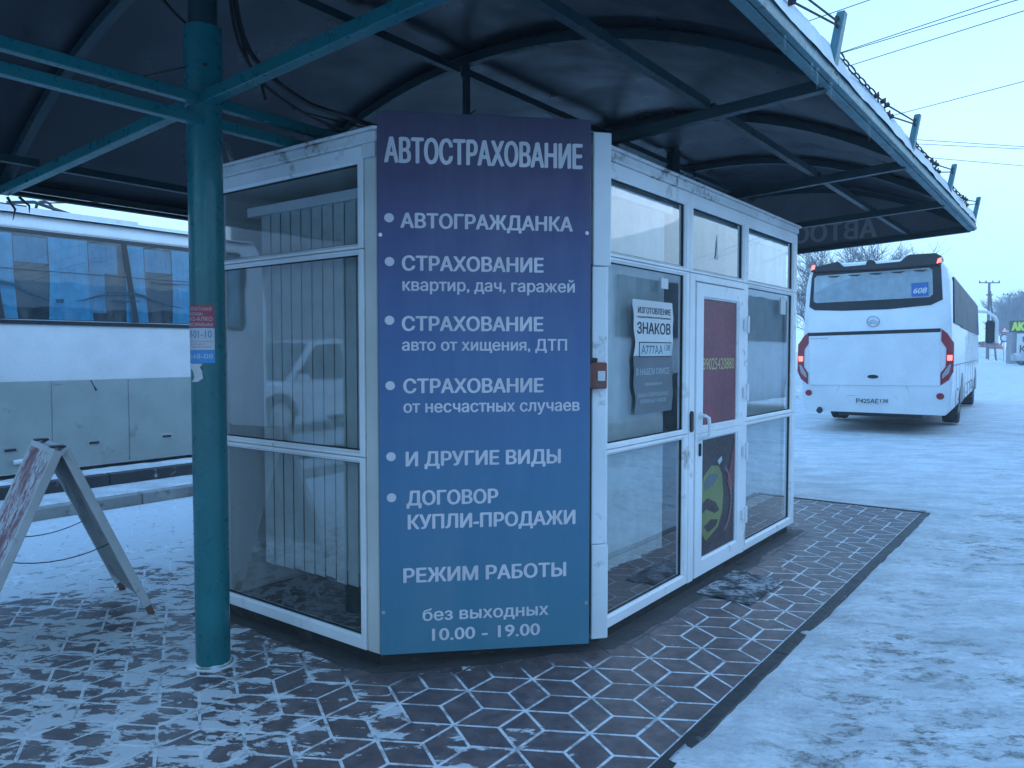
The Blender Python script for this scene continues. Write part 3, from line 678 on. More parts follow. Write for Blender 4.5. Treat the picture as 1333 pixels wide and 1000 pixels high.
# ================================================================ BIG SIGN
aS = math.atan2(.146, .993); FS = (Vector((-.62, 3.567, 0)), aS); SG = T('sign_board', 'tall purple to blue insurance sign board on the kiosk corner', 'sign', FS, (.5, 0, 0))
B(MB().box(0, 1.004, -.018, .0, .075, 2.600), 'panel', M['sign'], SG, bevel=.002)
sf = lambda x, z: (x, -.0192, z)
for s, x0, x1, z, cap, b in (('АВТОСТРАХОВАНИЕ', .032, .963, 2.368, .114, .040), ('АВТОГРАЖДАНКА', .104, .917, 2.072, .067, .050), ('СТРАХОВАНИЕ', .110, .776, 1.876, .067, .050),
        ('квартир, дач, гаражей', .112, .927, 1.783, .056, .032), ('СТРАХОВАНИЕ', .108, .775, 1.598, .066, .050), ('авто от хищения, ДТП', .108, .890, 1.506, .054, .032),
        ('СТРАХОВАНИЕ', .113, .776, 1.308, .066, .050), ('от несчастных случаев', .113, .953, 1.217, .056, .032), ('И ДРУГИЕ ВИДЫ', .122, .861, .966, .067, .050),
        ('ДОГОВОР', .125, .558, .782, .067, .050), ('КУПЛИ-ПРОДАЖИ', .130, .934, .669, .067, .050), ('РЕЖИМ РАБОТЫ', .108, .889, .416, .067, .050),
        ('без выходных', .197, .802, .230, .058, .032), ('10.00 - 19.00', .241, .761, .133, .060, .035)):
    text(s, 'lettering', M['letter'], SG, sf, x0, x1, z, cap, .012, wt=b)
for x, z in ((.053, 2.115), (.054, 1.915), (.052, 1.645), (.053, 1.343), (.055, 1.012), (.056, .820)):
    B(MB().plate_xz([(x + .022 * math.cos(t), z + .021 * math.sin(t)) for t in [2 * math.pi * k / 24 for k in range(24)]], -.0192, -.0184), 'bullet', M['letter'], SG)
for x, z in ((.013, 2.036), (.985, 2.065), (.015, .281), (.988, .279)):
    B(MB().cyl((x, -.024, z), .009, .006, 'y', 12), 'screw', M['metal'], SG, smooth=True)
# lock box on the corner post
LB = T('junction_box', 'worn red box with a pale label clipped to the white corner post', 'box', (Vector((.415, 3.775, 1.32)), R(14)), (0, 0, 0))
B(MB().box(-.050, .046, -.03, .03, -.001, .128), 'case', M['redbox'], LB, bevel=.006); B(MB().box(-.046, .0, -.02, .03, .129, .150), 'lid', M['gasket'], LB, bevel=.004)
B(MB().box(-.004, .034, -.033, -.031, .038, .086), 'label', M['paper'], LB)

# ================================================================ CANOPY
VC, HALF, RISE = 3.325, 2.275, .72
RAD = (HALF ** 2 + RISE ** 2) / (2 * RISE)
def zl(v): return 2.79 - (v - 1.05) * .055
def za(v): return zl(v) + max(0, math.sqrt(max(0, RAD * RAD - (v - VC) ** 2)) - (RAD - RISE))
ST = [-1.8, .1, 2.0, 3.9, 5.87, 7.60, 9.35]
CP = T('canopy', 'teal steel canopy with arched sheet roof covering the kiosk and platform', 'canopy', FK, (3.9, VC, 0))
vv = [1.02 + (5.63 - 1.02) * i / 28 for i in range(29)]
for a, b in zip(ST[:-1], ST[1:]):
    for c, d, dz in ((a + .004, (a + b) / 2 + .02, 0), ((a + b) / 2 - .02, b - .004, .014)):
        mb = MB(); rings = [[(c, v, za(v) + .045 + dz), (d, v, za(v) + .045 + dz), (d, v, za(v) + .057 + dz), (c, v, za(v) + .057 + dz)] for v in vv]
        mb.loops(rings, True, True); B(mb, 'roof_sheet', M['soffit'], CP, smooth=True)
for s in ST:
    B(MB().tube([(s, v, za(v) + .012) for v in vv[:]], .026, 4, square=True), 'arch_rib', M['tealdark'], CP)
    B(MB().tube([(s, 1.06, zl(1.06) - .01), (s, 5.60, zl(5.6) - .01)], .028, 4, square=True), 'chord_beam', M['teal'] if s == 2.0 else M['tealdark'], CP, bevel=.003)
    for v in (VC,):
        if s in (3.9, 5.87): B(MB().tube([(s, v, zl(v) + .02), (s, v, za(v))], .018, 4, square=True), 'hanger', M['tealdark'], CP)
for a, b in zip(ST[:-1], ST[1:]):
    for v, z, r in ((1.65, zl(1.65) + .035, .022), (5.0, zl(5.0) + .035, .022), (VC + .05, za(VC) - .035, .024)):
        B(MB().tube([(a + .03, v, z), (b - .03, v, z)], r, 4, square=True), 'purlin', M['tealdark'], CP)
    for z in (2.656, 2.562):
        if a < 5.5: B(MB().tube([(a, 3.30, z), (b - .003, 3.30, z)], .024, 4, square=True), 'longitudinal_beam', M['teal'], CP, bevel=.003)
    B(MB().tube([(a + .05, 3.3, zl(3.3) - .02), (a + .9, 4.4, zl(4.4) + .01), (b, 5.5, zl(5.5))], .014, 6), 'diagonal_brace', M['tealdark'], CP) if a in (2.0, 5.87) else None
# eave flashing (two lips) both sides
for a, b in zip(ST[:-1], ST[1:]):
    for v0, s in ((1.03, -1), (5.62, 1)):
        z = zl(v0); e0 = v0; e1 = v0 + s * .03
        m1 = MB().box(a + .002, b - .002, min(e0, e1), max(e0, e1), z - .022, z + .010); m1.box(a + .002, b - .002, min(e0 - s * .025, e0 + s * .018), max(e0 - s * .025, e0 + s * .018), z + .013, z + .056)
        m1.box(a + .002, b - .002, min(e0 - s * .05, e0 - s * .002), max(e0 - s * .05, e0 - s * .002), z - .028, z - .018)
        B(m1, 'eave_flashing', M['tealgutter'] if s < 0 else M['tealdark'], CP, bevel=.003)
# columns
for cu in (2.036, 7.05):
    c = MB().cyl((cu, 3.344, .0), .0785, 2.985, n=40); co = B(c, 'column', M['teal'], CP, smooth=True)
    sl = MB().cyl((cu, 3.344, 2.632), .086, .37, n=40); B(sl, 'sleeve', M['teal'], co, smooth=True, bevel=.004)
    B(MB().cyl((cu, 3.344, 2.99), .064, .50, n=32), 'upper_tube', M['tealdark'], co, smooth=True)
    B(MB().cyl((cu, 3.344, -.002), .092, .012, n=36), 'base_ring', M['concrete'], co, smooth=True)
for cu in (2.036,):
    q = MB(); rr = []
    for k in range(37):
        a = 2 * math.pi * k / 36; n_ = float(fbm(np.array(math.cos(a) * 2 + 9.), np.array(math.sin(a) * 2 + 9.), 3, 4)); w = .03 + .07 * max(0, n_ - .3)
        rr.append([(cu + (.077 + w * f) * math.cos(a), 3.344 + (.077 + w * f) * math.sin(a), .0015 + (.006 + .02 * n_) * (1 - f) ** 1.5) for f in (0, .3, .65, 1)])
    B(q.loops(rr, closed=False), 'snow_rim', M['snow'], frame=FK, b=(cu, 3.344, 0), smooth=True, kind='stuff')
# guard posts and chain strands on the eave
for k in range(1, 7):
    s = ST[k]; mb = MB(); w0, w1 = .036, .026
    rings = []
    for z, v, w in ((2.80, 1.045, w0), (3.105, .992, w1)): rings.append([(s - w, v - .022, z), (s + w, v - .022, z), (s + w, v + .016, z), (s - w, v + .016, z)])
    mb.loops(rings, True, True); B(mb, 'guard_post', M['tealgutter'], CP, bevel=.004)
    top = Vector((s - .045, 1.0, 3.050)); rgm = MB().torus(top, .024, .006, ax=(0, 1, 0)); B(rgm, 'ring', M['rust'], CP, smooth=True)
    if k >= 2:
        for q, (st, dz) in enumerate(((ST[k - 1] + .06, .15), (ST[k - 1] + .50, .13))):
            a = Vector((st, 1.03 + .03 * q, zl(1.05) + dz + .02)); b = top + Vector((-.02, 0, -.02 * q)); d = (b - a); L = d.length; dn = d.normalized(); mb = MB()
            p = lambda t, o=0: a + d * t + Vector((0, 0, -.05 * 4 * t * (1 - t) * (0 if t > .6 else 1)))
            mb.tube([a + Vector((-.02, 0, .0)), a + Vector((-.03, 0, .03)), a + Vector((0, 0, .035)), p(.03)], .007, 6)
            t0 = .04; i = 0
            while t0 < .42:
                mb.torus(p(t0), .0095, .0048, ax=(0, 1, .2) if i % 2 else (.2, .3, 1), st=5.5, d=dn, n=12, m=5); t0 += .058; i += 1
            for t1 in (.44, .52, .58): mb.tube([p(t1) - dn * .02, p(t1), p(t1) + dn * .02], [.005, .017, .005], 6)
            for t1 in (.46, .55): mb.tube([p(t1) + Vector((0, 0, .03)), p(t1) - Vector((0, 0, .03))], .005, 5)
            mb.tube([p(.42), p(.6), b], .005, 6); B(mb, 'tension_chain', M['rust'], CP, smooth=True)
# end board with the back of the lettering showing
eb = MB(); pts = [(v, za(v) + .072) for v in vv] + [(5.63, zl(5.63) - .03), (1.02, zl(1.02) - .03)]; eb.plate_yz(pts, 9.352, 9.366); EB = B(eb, 'end_board', M['board'], CP)
tx = lambda x, z: (9.350, x, z)                      # runs backwards as seen from inside
text('АВТОС', 'lettering', M['boardtext'], EB, tx, 1.96, 2.88, 2.785, .20, .02, wt=.05).scale = (1, 1, 1)
# roof snow
su_ = np.arange(-1.8, 9.40, .05); sv_ = np.concatenate([np.arange(1.0, 1.6, .03), np.arange(1.6, 5.65, .2)]); SU, SV = np.meshgrid(su_, sv_)
zz = np.vectorize(za)(SV) + .06; lump = .045 + .11 * fbm(SU * 3.5, SV * 3.5, 4, 21) + .06 * fbm(SU * 13, SV * 13, 2, 31); edge = sstep(.99, 1.05, SV)
SVs = SV + np.where(SV < 1.1, (fbm(SU * 5, SV * 0 + 3, 3, 8) - .45) * .02, 0)
gridmesh('roof_snow', SU, SVs, zz + lump * edge - .028 * (1 - edge), M['snow'], kind='stuff')
# icicles
for k, s in enumerate((3.15, 3.52, 3.60, 3.83, 4.6, 5.2)):
    L = random.uniform(.04, .11); B(MB().tube([(s, 1.015, zl(1.0) - .03), (s + .004, 1.015, zl(1.0) - .03 - L * .5), (s, 1.015, zl(1.0) - .03 - L)], [.005, .003, .0008], 6), 'icicle', M['ice'], CP, smooth=True)
# cables
def cable(label, pts, r=.008, n=24):
    P = [Vector(p) for p in pts]; out = []
    for i in range(len(P) - 1):
        p0, p1, p2, p3 = P[max(i - 1, 0)], P[i], P[i + 1], P[min(i + 2, len(P) - 1)]
        for k in range(8):
            t = k / 8; out.append(.5 * ((2 * p1) + (-p0 + p2) * t + (2 * p0 - 5 * p1 + 4 * p2 - p3) * t * t + (-p0 + 3 * p1 - 3 * p2 + p3) * t ** 3))
    out.append(P[-1]); o = B(MB().tube(out, r, 6), 'cable', M['cable'], b=tuple(P[0]), smooth=True); tag(o, label, 'cable')
cable('thick black cable sagging from the column top to the kiosk roof edge', [(2.12, 3.25, 3.35), (2.14, 3.20, 3.0), (2.2, 3.12, 2.82), (2.35, 3.0, 2.68), (2.45, 2.82, 2.60), (2.75, 2.72, 2.55)], .013)
cable('thin black cable running beside the thick one down to the kiosk roof', [(2.10, 3.24, 3.3), (2.11, 3.21, 3.02), (2.15, 3.16, 2.84), (2.28, 3.1, 2.70), (2.5, 2.95, 2.58), (2.8, 2.85, 2.545)], .008)
cable('short black cable hanging straight down beside the column sleeve', [(2.13, 3.22, 3.1), (2.16, 3.18, 2.86), (2.2, 3.14, 2.76), (2.22, 3.13, 2.68)], .007)
cable('cable strung leftwards from the column sleeve to the roof', [(2.0, 3.26, 2.81), (1.9, 3.5, 2.79), (1.9, 4.0, 2.83), (2.1, 4.5, 2.95)], .007)
cable('black cable curving up left of the column into the roof', [(1.96, 3.36, 3.0), (1.9, 3.45, 3.12), (1.8, 3.6, 3.4)], .010)
cable('thin cable drooping over the dark roof centre behind the sign', [(2.5, 3.3, 2.74), (3.0, 3.2, 2.73), (3.4, 3.1, 2.80), (3.6, 3.0, 2.95)], .004)
cable('looped black cable lying on the kiosk roof above the door', [(4.4, 2.3, 2.56), (4.5, 2.25, 2.63), (4.7, 2.2, 2.66), (4.9, 2.2, 2.62), (5.0, 2.2, 2.53)], .012)
for k, (a, b) in enumerate((((1.96, 5.62, 2.5), (1.90, 5.66, 2.33)), ((2.03, 5.63, 2.5), (2.07, 5.66, 2.36)), ((2.10, 5.63, 2.51), (2.17, 5.66, 2.42)))):
    a = Vector(a); b = Vector(b); m_ = (a + b) / 2 + Vector((.03, 0, 0))
    o = B(MB().tube([a, m_, b], [.010, .008, .002], 5), 'rag_strip', M['cable'], b=tuple(a), smooth=True); tag(o, ['longest dark rag strip hanging from the left eave, at the photo edge', 'middle one of three dark rag strips hanging from the left eave', 'shortest dark rag strip hanging from the left eave, rightmost of three'][k], 'rag', 'rag strips hanging from the left eave')

# sticker on the column
CU, CVc, CR = 2.036, 3.344, .0793
cx0, cy0 = CU * Ud[0] + CVc * Vd[0], CU * Ud[1] + CVc * Vd[1]
ST_ = T('sticker', 'small red, white and blue advertising sticker wrapped round the teal column', 'sticker', (Vector((cx0, cy0, 0)), 0), (0, 0, 1.45))
A0, A1 = R(-178), R(-47)
def cyl_pt(x, z, r=CR): a = A0 + (A1 - A0) * x; return (r * math.cos(a), r * math.sin(a), z)
for nm, z0, z1, m in (('red_band', 1.611, 1.716, 'stred'), ('white_band', 1.508, 1.610, 'stwhite'), ('blue_band', 1.448, 1.507, 'stblue')):
    mb = MB(); mb.loops([[cyl_pt(k / 20, z) for k in range(21)] for z in (z0, z1)], closed=False); B(mb, nm, M[m], ST_, smooth=True)
cp = lambda x, z: cyl_pt(x, z, CR + .0006)
for s, x0, x1, z, cap, m in (('БЕСПЛАТНАЯ', .05, .93, 1.690, .016, 'stwhite'), ('ПОМОЩЬ', .15, .72, 1.669, .013, 'stwhite'), ('НАРКО-АЛКО', .05, .95, 1.643, .019, 'stwhite'), ('ЗАВИСИМЫМ', .05, .95, 1.618, .016, 'stwhite'),
        ('419-01-10', .05, .93, 1.565, .036, 'stbluetext'), ('круглосуточно анонимно', .10, .95, 1.546, .006, 'stred'), ('выезд на дом', .2, .75, 1.533, .006, 'stred'), ('консультация бесплатно', .1, .92, 1.520, .006, 'stred'), ('50-68-08', .12, .95, 1.468, .024, 'stwhite')):
    text(s, 'lettering', M[m], ST_, cp, x0, x1, z, cap, .01)
tp = T('paper_scrap', 'torn strip of white paper hanging below the sticker on the column', 'paper scrap', (Vector((cx0, cy0, 0)), 0), (0, 0, 1.36))
mb = MB(); rows = []
for i, (x, w) in enumerate(((.18, .52), (.30, .34), (.40, .28), (.46, .24), (.45, .26), (.38, .20))): rows.append([cyl_pt(x + w * j / 4, 1.445 - i * .017, CR + .002 + .003 * (i % 2) + .002 * (j % 2)) for j in range(5)])
mb.loops(rows, closed=False); B(mb, 'scrap', M['paper'], tp, smooth=True)

# ================================================================ A-FRAME BOARD
rA = math.atan2(.75, -.66)                            # ridge direction
FA = (Vector((-2.382, 4.048, 0)), rA)                 # x runs along the ridge away from the camera; y>0 is the camera-left leg side
AB = T('a_frame_board', 'worn red and white A-frame pavement board left of the green column', 'a-frame board', FA, (.31, 0, 0))
WR = .62
def leg(sgn, nmat, label):
    tx0 = .02; ft = .42; top = .98
    def P(x, t, off): yy = sgn * (tx0 + ft * t); zz_ = top * (1 - t); n = Vector((0, sgn * top, ft)).normalized(); return (x, yy + n.y * off, zz_ + n.z * off)
    def slab(x0, x1, t0, t1, o0, o1): return MB().loops([[P(x0, t, o0), P(x1, t, o0), P(x1, t, o1), P(x0, t, o1)] for t in (t0, t1)], True, True)
    p = B(slab(.03, WR - .03, .03, .86, .004, .012), 'panel', nmat, AB); p['label'] = label
    for x0 in (0, WR - .03): B(slab(x0, x0 + .03, .0, .945, -.028, .016), 'stile', M['aboardwhite'], AB, bevel=.003); B(slab(x0 + .002, x0 + .028, .947, 1.0, -.022, .010), 'foot', M['aboardbrown'], AB)
    for t in (.0, .86): B(slab(.032, WR - .032, t, t + .03, -.02, .014), 'rail', M['aboardwhite' if t else 'aboardwhite'], AB, bevel=.002)
    B(slab(.032, WR - .032, .04, .86, -.026, -.020), 'back_lining', M['concrete'], AB)
leg(1, M['aboardred'], 'red panel covered with frost facing left'); leg(-1, M['aboardwhite'], 'white panel facing right')
for x in (.08, WR - .1): B(MB().box(x, x + .07, -.035, .035, .985, .993), 'hinge', M['rust'], AB)
for x, z, sg in ((.04, .42, .5), (WR - .05, .46, .5)):
    yy = .02 + .42 * (1 - z / .98); B(MB().tube([(x, yy * (1 - 2 * k / 8), z - .05 * (1 - (2 * k / 8 - 1) ** 2) + .03 * k / 8) for k in range(9)], .003, 5), 'stay_wire', M['cable'], AB)

# ================================================================ VEHICLES
def profile(w, z0, H):
    h = [(-w * .93, z0), (-w * .985, z0 + .10), (-w, z0 + .45), (-w, 1.25), (-w * .985, 1.9), (-w * .955, H - .42), (-w * .92, H - .20), (-w * .85, H - .085), (-w * .70, H - .025), (-w * .4, H - .004), (0, H)]
    return h + [(-x, z) for x, z in h[-2::-1]]
def wheel(T_, x, y, r, w, side):
    ty = MB(); ty.loops([[(x + side * a, y + rr * math.cos(t), r + rr * math.sin(t)) for t in [2 * math.pi * k / 28 for k in range(28)]] for a, rr in ((-w, r * .6), (-w, r * .96), (-w * .85, r), (-.02, r), (.0, r * .95), (.0, r * .62))]); o = B(ty, 'wheel', M['tyre'], T_, smooth=True)
    rm = MB(); rm.loops([[(x + side * a, y + rr * math.cos(t), r + rr * math.sin(t)) for t in [2 * math.pi * k / 24 for k in range(24)]] for a, rr in ((-.01, r * .62), (-.01, r * .56), (-.07, r * .45), (-.05, r * .2), (-.02, r * .16))], cap1=True); B(rm, 'rim', M['rim'], o, smooth=True)
def coach_shell(T_, L, w, z0, H, m):
    pr_ = profile(w, z0, H); rings = []
    for y, s, dz in ((0, .955, .05), (.03, .985, .02), (.12, 1, 0), (L * .5, 1, 0), (L - .5, 1, 0), (L - .12, .96, .03), (L, .88, .10)):
        fz = lambda z: z0 + (z - z0) * 1 if z < 1.5 else z - dz * (z - 1.5) / (H - 1.5)
        rings.append([(x * s, y, fz(z)) for x, z in pr_])
    return B(MB().loops(rings, True, True), 'body', m, T_, smooth=True, angle=50)

# --- rear coach on the right
by = R(33.2); Dv = Vector((math.sin(by), math.cos(by), 0)); Rv = Vector((math.cos(by), -math.sin(by), 0))
FB = (Vector((7.74, 13.5, 0)) - Rv * 1.275, -by)
BU = T('coach', 'white coach seen from behind with card 608 in its rear window', 'coach', FB, (0, 6, 0))
LB_ = 12.0; H_ = 3.18
coach_shell(BU, LB_, 1.275, .37, H_, M['buswhite'])
Xs = lambda pts: [(s - 1.275, z) for s, z in pts]
def rplate(pts, y0, y1, nm, m, p=BU, bev=.004, lab=None):
    o = B(MB().plate_xz(Xs(pts), y0, y1), nm, M[m], p, bevel=bev)
    if lab: o['label'] = lab
    return o
rw = rplate([(.135, 2.36), (.23, 2.295), (.75, 2.27), (1.5, 2.275), (2.2, 2.33), (2.38, 2.42), (2.345, 2.95), (2.33, 3.10), (.205, 3.04), (.17, 2.9)], -.012, .06, 'rear_window', 'busblack', bev=.006)
rp_ = [(.215, 2.47), (.26, 2.43), (2.17, 2.47), (2.225, 2.52), (2.205, 2.95), (2.15, 2.99), (.27, 2.945), (.225, 2.90)]
rplate(rp_, -.0145, -.0135, 'drape', 'rearcurtain', rw, 0); 
mb = MB(); n = 46; mb.loops([[(.25 + 1.93 * k / n - 1.275, -.018 - .004 * math.sin(k * 2.1) , z + (.04 * k / n)) for k in range(n + 1)] for z in (2.50, 2.92)], closed=False); B(mb, 'drape', M['rearcurtain'], rw, smooth=True)
rplate(rp_, -.027, -.026, 'pane', 'cleanglass', rw, 0)
for k in range(5): rplate([(.5 + k * .36, 2.905 + k * .008), (.62 + k * .36, 2.895 + k * .008), (.70 + k * .36, 2.925 + k * .008), (.46 + k * .36, 2.925 + k * .008)], -.029, -.0275, 'snow_clump', 'busblack', rw, 0)
rplate([(1.888, 2.488), (2.156, 2.495), (2.15, 2.735), (1.885, 2.725)], -.033, -.030, 'number_card', 'bus608', rw, 0)
text('608', 'lettering', M['plate'], rw, lambda x, z: (x - 1.275, -.0345, z), 1.915, 2.135, 2.545, .10, .02, shear=.2, wt=.04)
spn = MB().plate_xz(Xs([(.165, 3.02), (.20, 3.10), (.66, 3.19), (.75, 3.085), (1.70, 3.12), (1.83, 3.235), (2.26, 3.235), (2.36, 3.17), (2.34, 3.03), (1.25, 3.00)]), -.10, .35); B(spn, 'spoiler', M['busblack'], BU, bevel=.012)
for s in (.212, 2.315): rplate([(s - .035, 3.05), (s + .03, 3.07), (s + .035, 3.15), (s - .02, 3.13)], -.106, -.09, 'high_marker_lamp', 'redglow')
B(MB().loops([[(-.06 + .085 * math.cos(t) * k, -.08 + .0, 3.10 + .085 * abs(math.sin(t)) * k) for t in [math.pi * j / 10 for j in range(11)]] + [] for k in (1,)] + [[(-.06 + .08 * math.cos(t), .06, 3.10 + .08 * abs(math.sin(t))) for t in [math.pi * j / 10 for j in range(11)]]], True, True), 'camera_pod', M['busblack'], BU)
hood = rplate([(.165, .862), (2.37, .892), (2.352, 1.84), (.14, 1.795)], -.022, .04, 'engine_door', 'buswhite', bev=.008)
rplate([(.135, 1.800), (2.36, 1.850), (2.36, 1.915), (.13, 1.862)], -.012, .05, 'air_slot', 'busblack', bev=.004)
text('GOLDEN DRAGON', 'lettering', M['busblack'], hood, lambda x, z: (x - 1.275, -.0235, z), .17, .48, 1.74, .022, .02)
rplate([(1.28 + .095 * math.cos(t), 1.04 + .036 * math.sin(t)) for t in [2 * math.pi * k / 24 for k in range(24)]], -.030, -.0225, 'badge_handle', 'busblack', hood, .002)
em = MB(); C0 = (1.265 - 1.275, -.014, 2.06)
rr1 = [(C0[0] + .105 * math.cos(t), C0[1], C0[2] + .095 * math.sin(t)) for t in [2 * math.pi * k / 28 for k in range(29)]]; em.tube(rr1, .008, 6)
for q in (0, -.045): em.tube([(C0[0] - .085, C0[1], C0[2] - .02 + q), (C0[0], C0[1], C0[2] + .035 + q), (C0[0] + .085, C0[1], C0[2] - .02 + q)], .008, 6)
B(em, 'badge', M['chrome'], BU, smooth=True)
for sg in (0, 1):
    f = (lambda P: P) if sg else (lambda P: [(2.505 - s, z - .03) for s, z in P])
    tl = rplate(f([(2.372, 1.905), (2.46, 1.83), (2.565, 1.66), (2.57, 1.15), (2.50, 1.0), (2.372, .90), (2.372, 1.12), (2.45, 1.24), (2.455, 1.56), (2.372, 1.69)]), -.016, .10, 'tail_light', 'lampred', bev=.006)
    rplate(f([(2.40, 1.02), (2.50, 1.12), (2.535, 1.28), (2.50, 1.27), (2.40, 1.10)]), -.020, -.014, 'reversing_lens', 'lampgrey', tl, 0)
    rplate(f([(2.47, 1.345), (2.545, 1.345), (2.55, 1.44), (2.47, 1.44)]), -.022, -.014, 'lit_lamp', 'redglow', tl, 0)
    rplate([(c + .062 * math.cos(t), .71 + .058 * math.sin(t)) for c in ((2.375,) if sg else (.15,)) for t in [2 * math.pi * k / 20 for k in range(20)]], -.012, .02, 'reflector', 'lampred')
pl_ = rplate([(.985, .525), (1.555, .53), (1.555, .648), (.985, .643)], -.014, .03, 'number_plate', 'plate', bev=.003)
text('Р425АЕ', 'lettering', M['ink'], pl_, lambda x, z: (x - 1.275, -.0155, z), 1.00, 1.385, .548, .080, .01, wt=.04); text('138', 'lettering', M['ink'], pl_, lambda x, z: (x - 1.275, -.0155, z), 1.41, 1.54, .565, .065, .01, wt=.04)
for P in ([(.70, .845), (.50, .43)], [(1.835, .865), (2.02, .45)], [(.86, .68), (.76, .47)], [(.86, .68), (1.66, .70)], [(1.66, .70), (1.76, .48)]):
    B(MB().tube([(P[0][0] - 1.275, .004, P[0][1]), (P[1][0] - 1.275, .012, P[1][1])], .007, 4), 'bumper_seam', M['seam'], BU)
B(MB().tube([(-.92, .04, .40), (-.92, -.03, .37)], [.06, .055], 14), 'exhaust', M['busblack'], BU, smooth=True)
B(MB().box(-.75, .75, .9, 11, .24, .42), 'underframe', M['busblack'], BU)
for y in (3.1, 9.7):
    for sd in (-1, 1):
        wheel(BU, sd * 1.24, y, .50, .30, sd)
        ar = MB().plate_yz([(y + .62 * math.cos(t), .45 + .62 * math.sin(t)) for t in [math.pi * k / 16 for k in range(17)]], sd * 1.255, sd * 1.278); B(ar, 'wheel_arch', M['busblack'], BU)
for sd in (-1, 1):
    # tinted side band, leaning with the body
    mb = MB(); xo = lambda z: sd * (1.283 - max(0, (z - 1.9)) * .052); ys = [.35, 2.6, 4.9, 7.2, 9.5, 11.3]
    for a, b in zip(ys[:-1], ys[1:]):
        z0_ = 2.0 if a > .4 else 2.02
        q = MB(); q.loops([[(xo(z_) - sd * .03, y_, z_), (xo(z_), y_, z_)] for y_, z_ in ((a + .01, z0_ - .35 * 0), (b - .01, z0_), (b - .01, 2.86), (a + .01 + (.25 if a < .4 else 0), 2.86))] + [[(xo(z0_) - sd * .03, a + .01, z0_), (xo(z0_), a + .01, z0_)]], closed=False)
        q.add([(xo(z_), y_, z_) for y_, z_ in ((a + .01, z0_), (b - .01, z0_), (b - .01, 2.86), (a + .01 + (.25 if a < .4 else 0), 2.86))], [(0, 1, 2, 3) if sd > 0 else (3, 2, 1, 0)]); B(q, 'side_window', M['darkglass'], BU)
    for y in (1.2, 2.2, 4.2, 5.4, 6.6, 7.8, 8.9): B(MB().box(sd * 1.274 - .004, sd * 1.274 + .004, y - .008, y + .008, .45, 1.25), 'panel_seam', M['seam'], BU)
    B(MB().box(sd * 1.276 - .004, sd * 1.276 + .004, .2, 11.4, 1.25, 1.262), 'panel_seam', M['seam'], BU)
    for y in (1.7, 4.8, 6.0, 7.2): B(MB().box(sd * 1.276 - .006, sd * 1.276 + .006, y - .05, y + .05, .75, .80), 'flap_latch', M['busblack'], BU)
    for y in (2.0, 5.0, 8.0): B(MB().box(sd * 1.276 - .006, sd * 1.276 + .006, y - .04, y + .04, .55, .59), 'side_marker', M['lampred'], BU)
mi = MB().tube([(1.1, LB_ - .1, 2.75), (1.45, LB_ + .15, 2.72), (1.66, LB_ + .1, 2.55), (1.72, LB_ + .05, 2.35)], .05, 8); mr = B(mi, 'mirror_arm', M['buswhite'], BU, smooth=True)
B(MB().box(1.42, 1.66, LB_ - .02, LB_ + .10, 1.75, 2.45), 'mirror', M['busblack'], mr, bevel=.04); B(MB().box(1.67, 1.76, LB_ - .02, LB_ + .14, 1.75, 2.5), 'mirror_shell', M['buswhite'], mr, bevel=.03)
B(MB().box(-.9, .9, 4.5, 6.5, H_ - .03, H_ + .20), 'roof_unit', M['buswhite'], BU, bevel=.06)
B(MB().box(.5, .75, 9.0, 9.4, H_ - .03, H_ + .16), 'roof_vent', M['busblack'], BU, bevel=.03)

# --- left coach, side on, parallel to the platform
def side_coach(label, u0, L, v0, zt, detail):
    FL = (Vector((0, 0, 0)) + Matrix.Rotation(FK[1], 3, 'Z') @ Vector((u0, v0, 0)), FK[1])   # x along the lane, y away
    C_ = T('coach', label, 'coach', FL, (L / 2, 1.25, 0))
    pr_ = [(0.06, .16), (.0, .24), (0, 1.9), (.05, 2.62), (.09, 2.90), (.20, 3.02), (.45, 3.07), (1.25, 3.09)]
    pr_ = pr_ + [(2.5 - y, z) for y, z in pr_[-2::-1]]
    rings = []
    for x, s in ((0, .94), (.10, .985), (.3, 1), (L - .3, 1), (L - .1, .985), (L, .94)): rings.append([(x, 1.25 + (y - 1.25) * s, z if z < 1 else 1 + (z - 1) * (1 - (1 - s) * .4)) for y, z in pr_])
    B(MB().loops([r[::-1] for r in rings], True, True), 'body', M['busdirty'], C_, smooth=True, angle=50)
    return C_
LC = side_coach('long white coach with grey skirt and cyan curtains parked left of the column', -1.6, 11.2, 9.30, 3.1, True)
def lx(u): return u + 1.6
OFF_LC = OFF[LC.name]
seams = [-.95, .2, 1.05, 1.95, 2.85, 3.735, 4.594, 5.50, 6.4, 7.4, 8.4, 9.4]
for a, b in zip(seams[:-1], seams[1:]):
    dz = -.03; cpn = B(MB().box(lx(a) + .006, lx(b) - .006, -.016, .012, .185, 1.176), 'skirt_panel', M['busgrey'], LC, bevel=.004)
    x = lx(a) + (b - a) * .52; B(MB().box(x - .07, x + .07, -.020, -.0155, .405, .475), 'latch_frame', M['metal'], cpn, bevel=.002); B(MB().box(x - .055, x + .055, -.024, -.0205, .422, .452), 'latch', M['busblack'], cpn)
B(MB().tube([(lx(3.33), -.045, .305), (lx(3.56), -.045, .325)], .028, 10), 'grab_lever', M['busdirty'], LC, smooth=True)
B(MB().box(lx(3.76), lx(3.86), -.020, -.0165, 1.13, 1.15), 'flap_catch', M['metal'], LC); B(MB().tube([(lx(4.16), -.018, 1.17), (lx(4.19), -.019, 1.11), (lx(4.22), -.019, 1.05)], [.006, .004, .012], 6), 'dirt_drip', M['rust'], LC)
zf = lambda z: .0 + max(0, (z - 1.9)) * .075          # body lean at height z
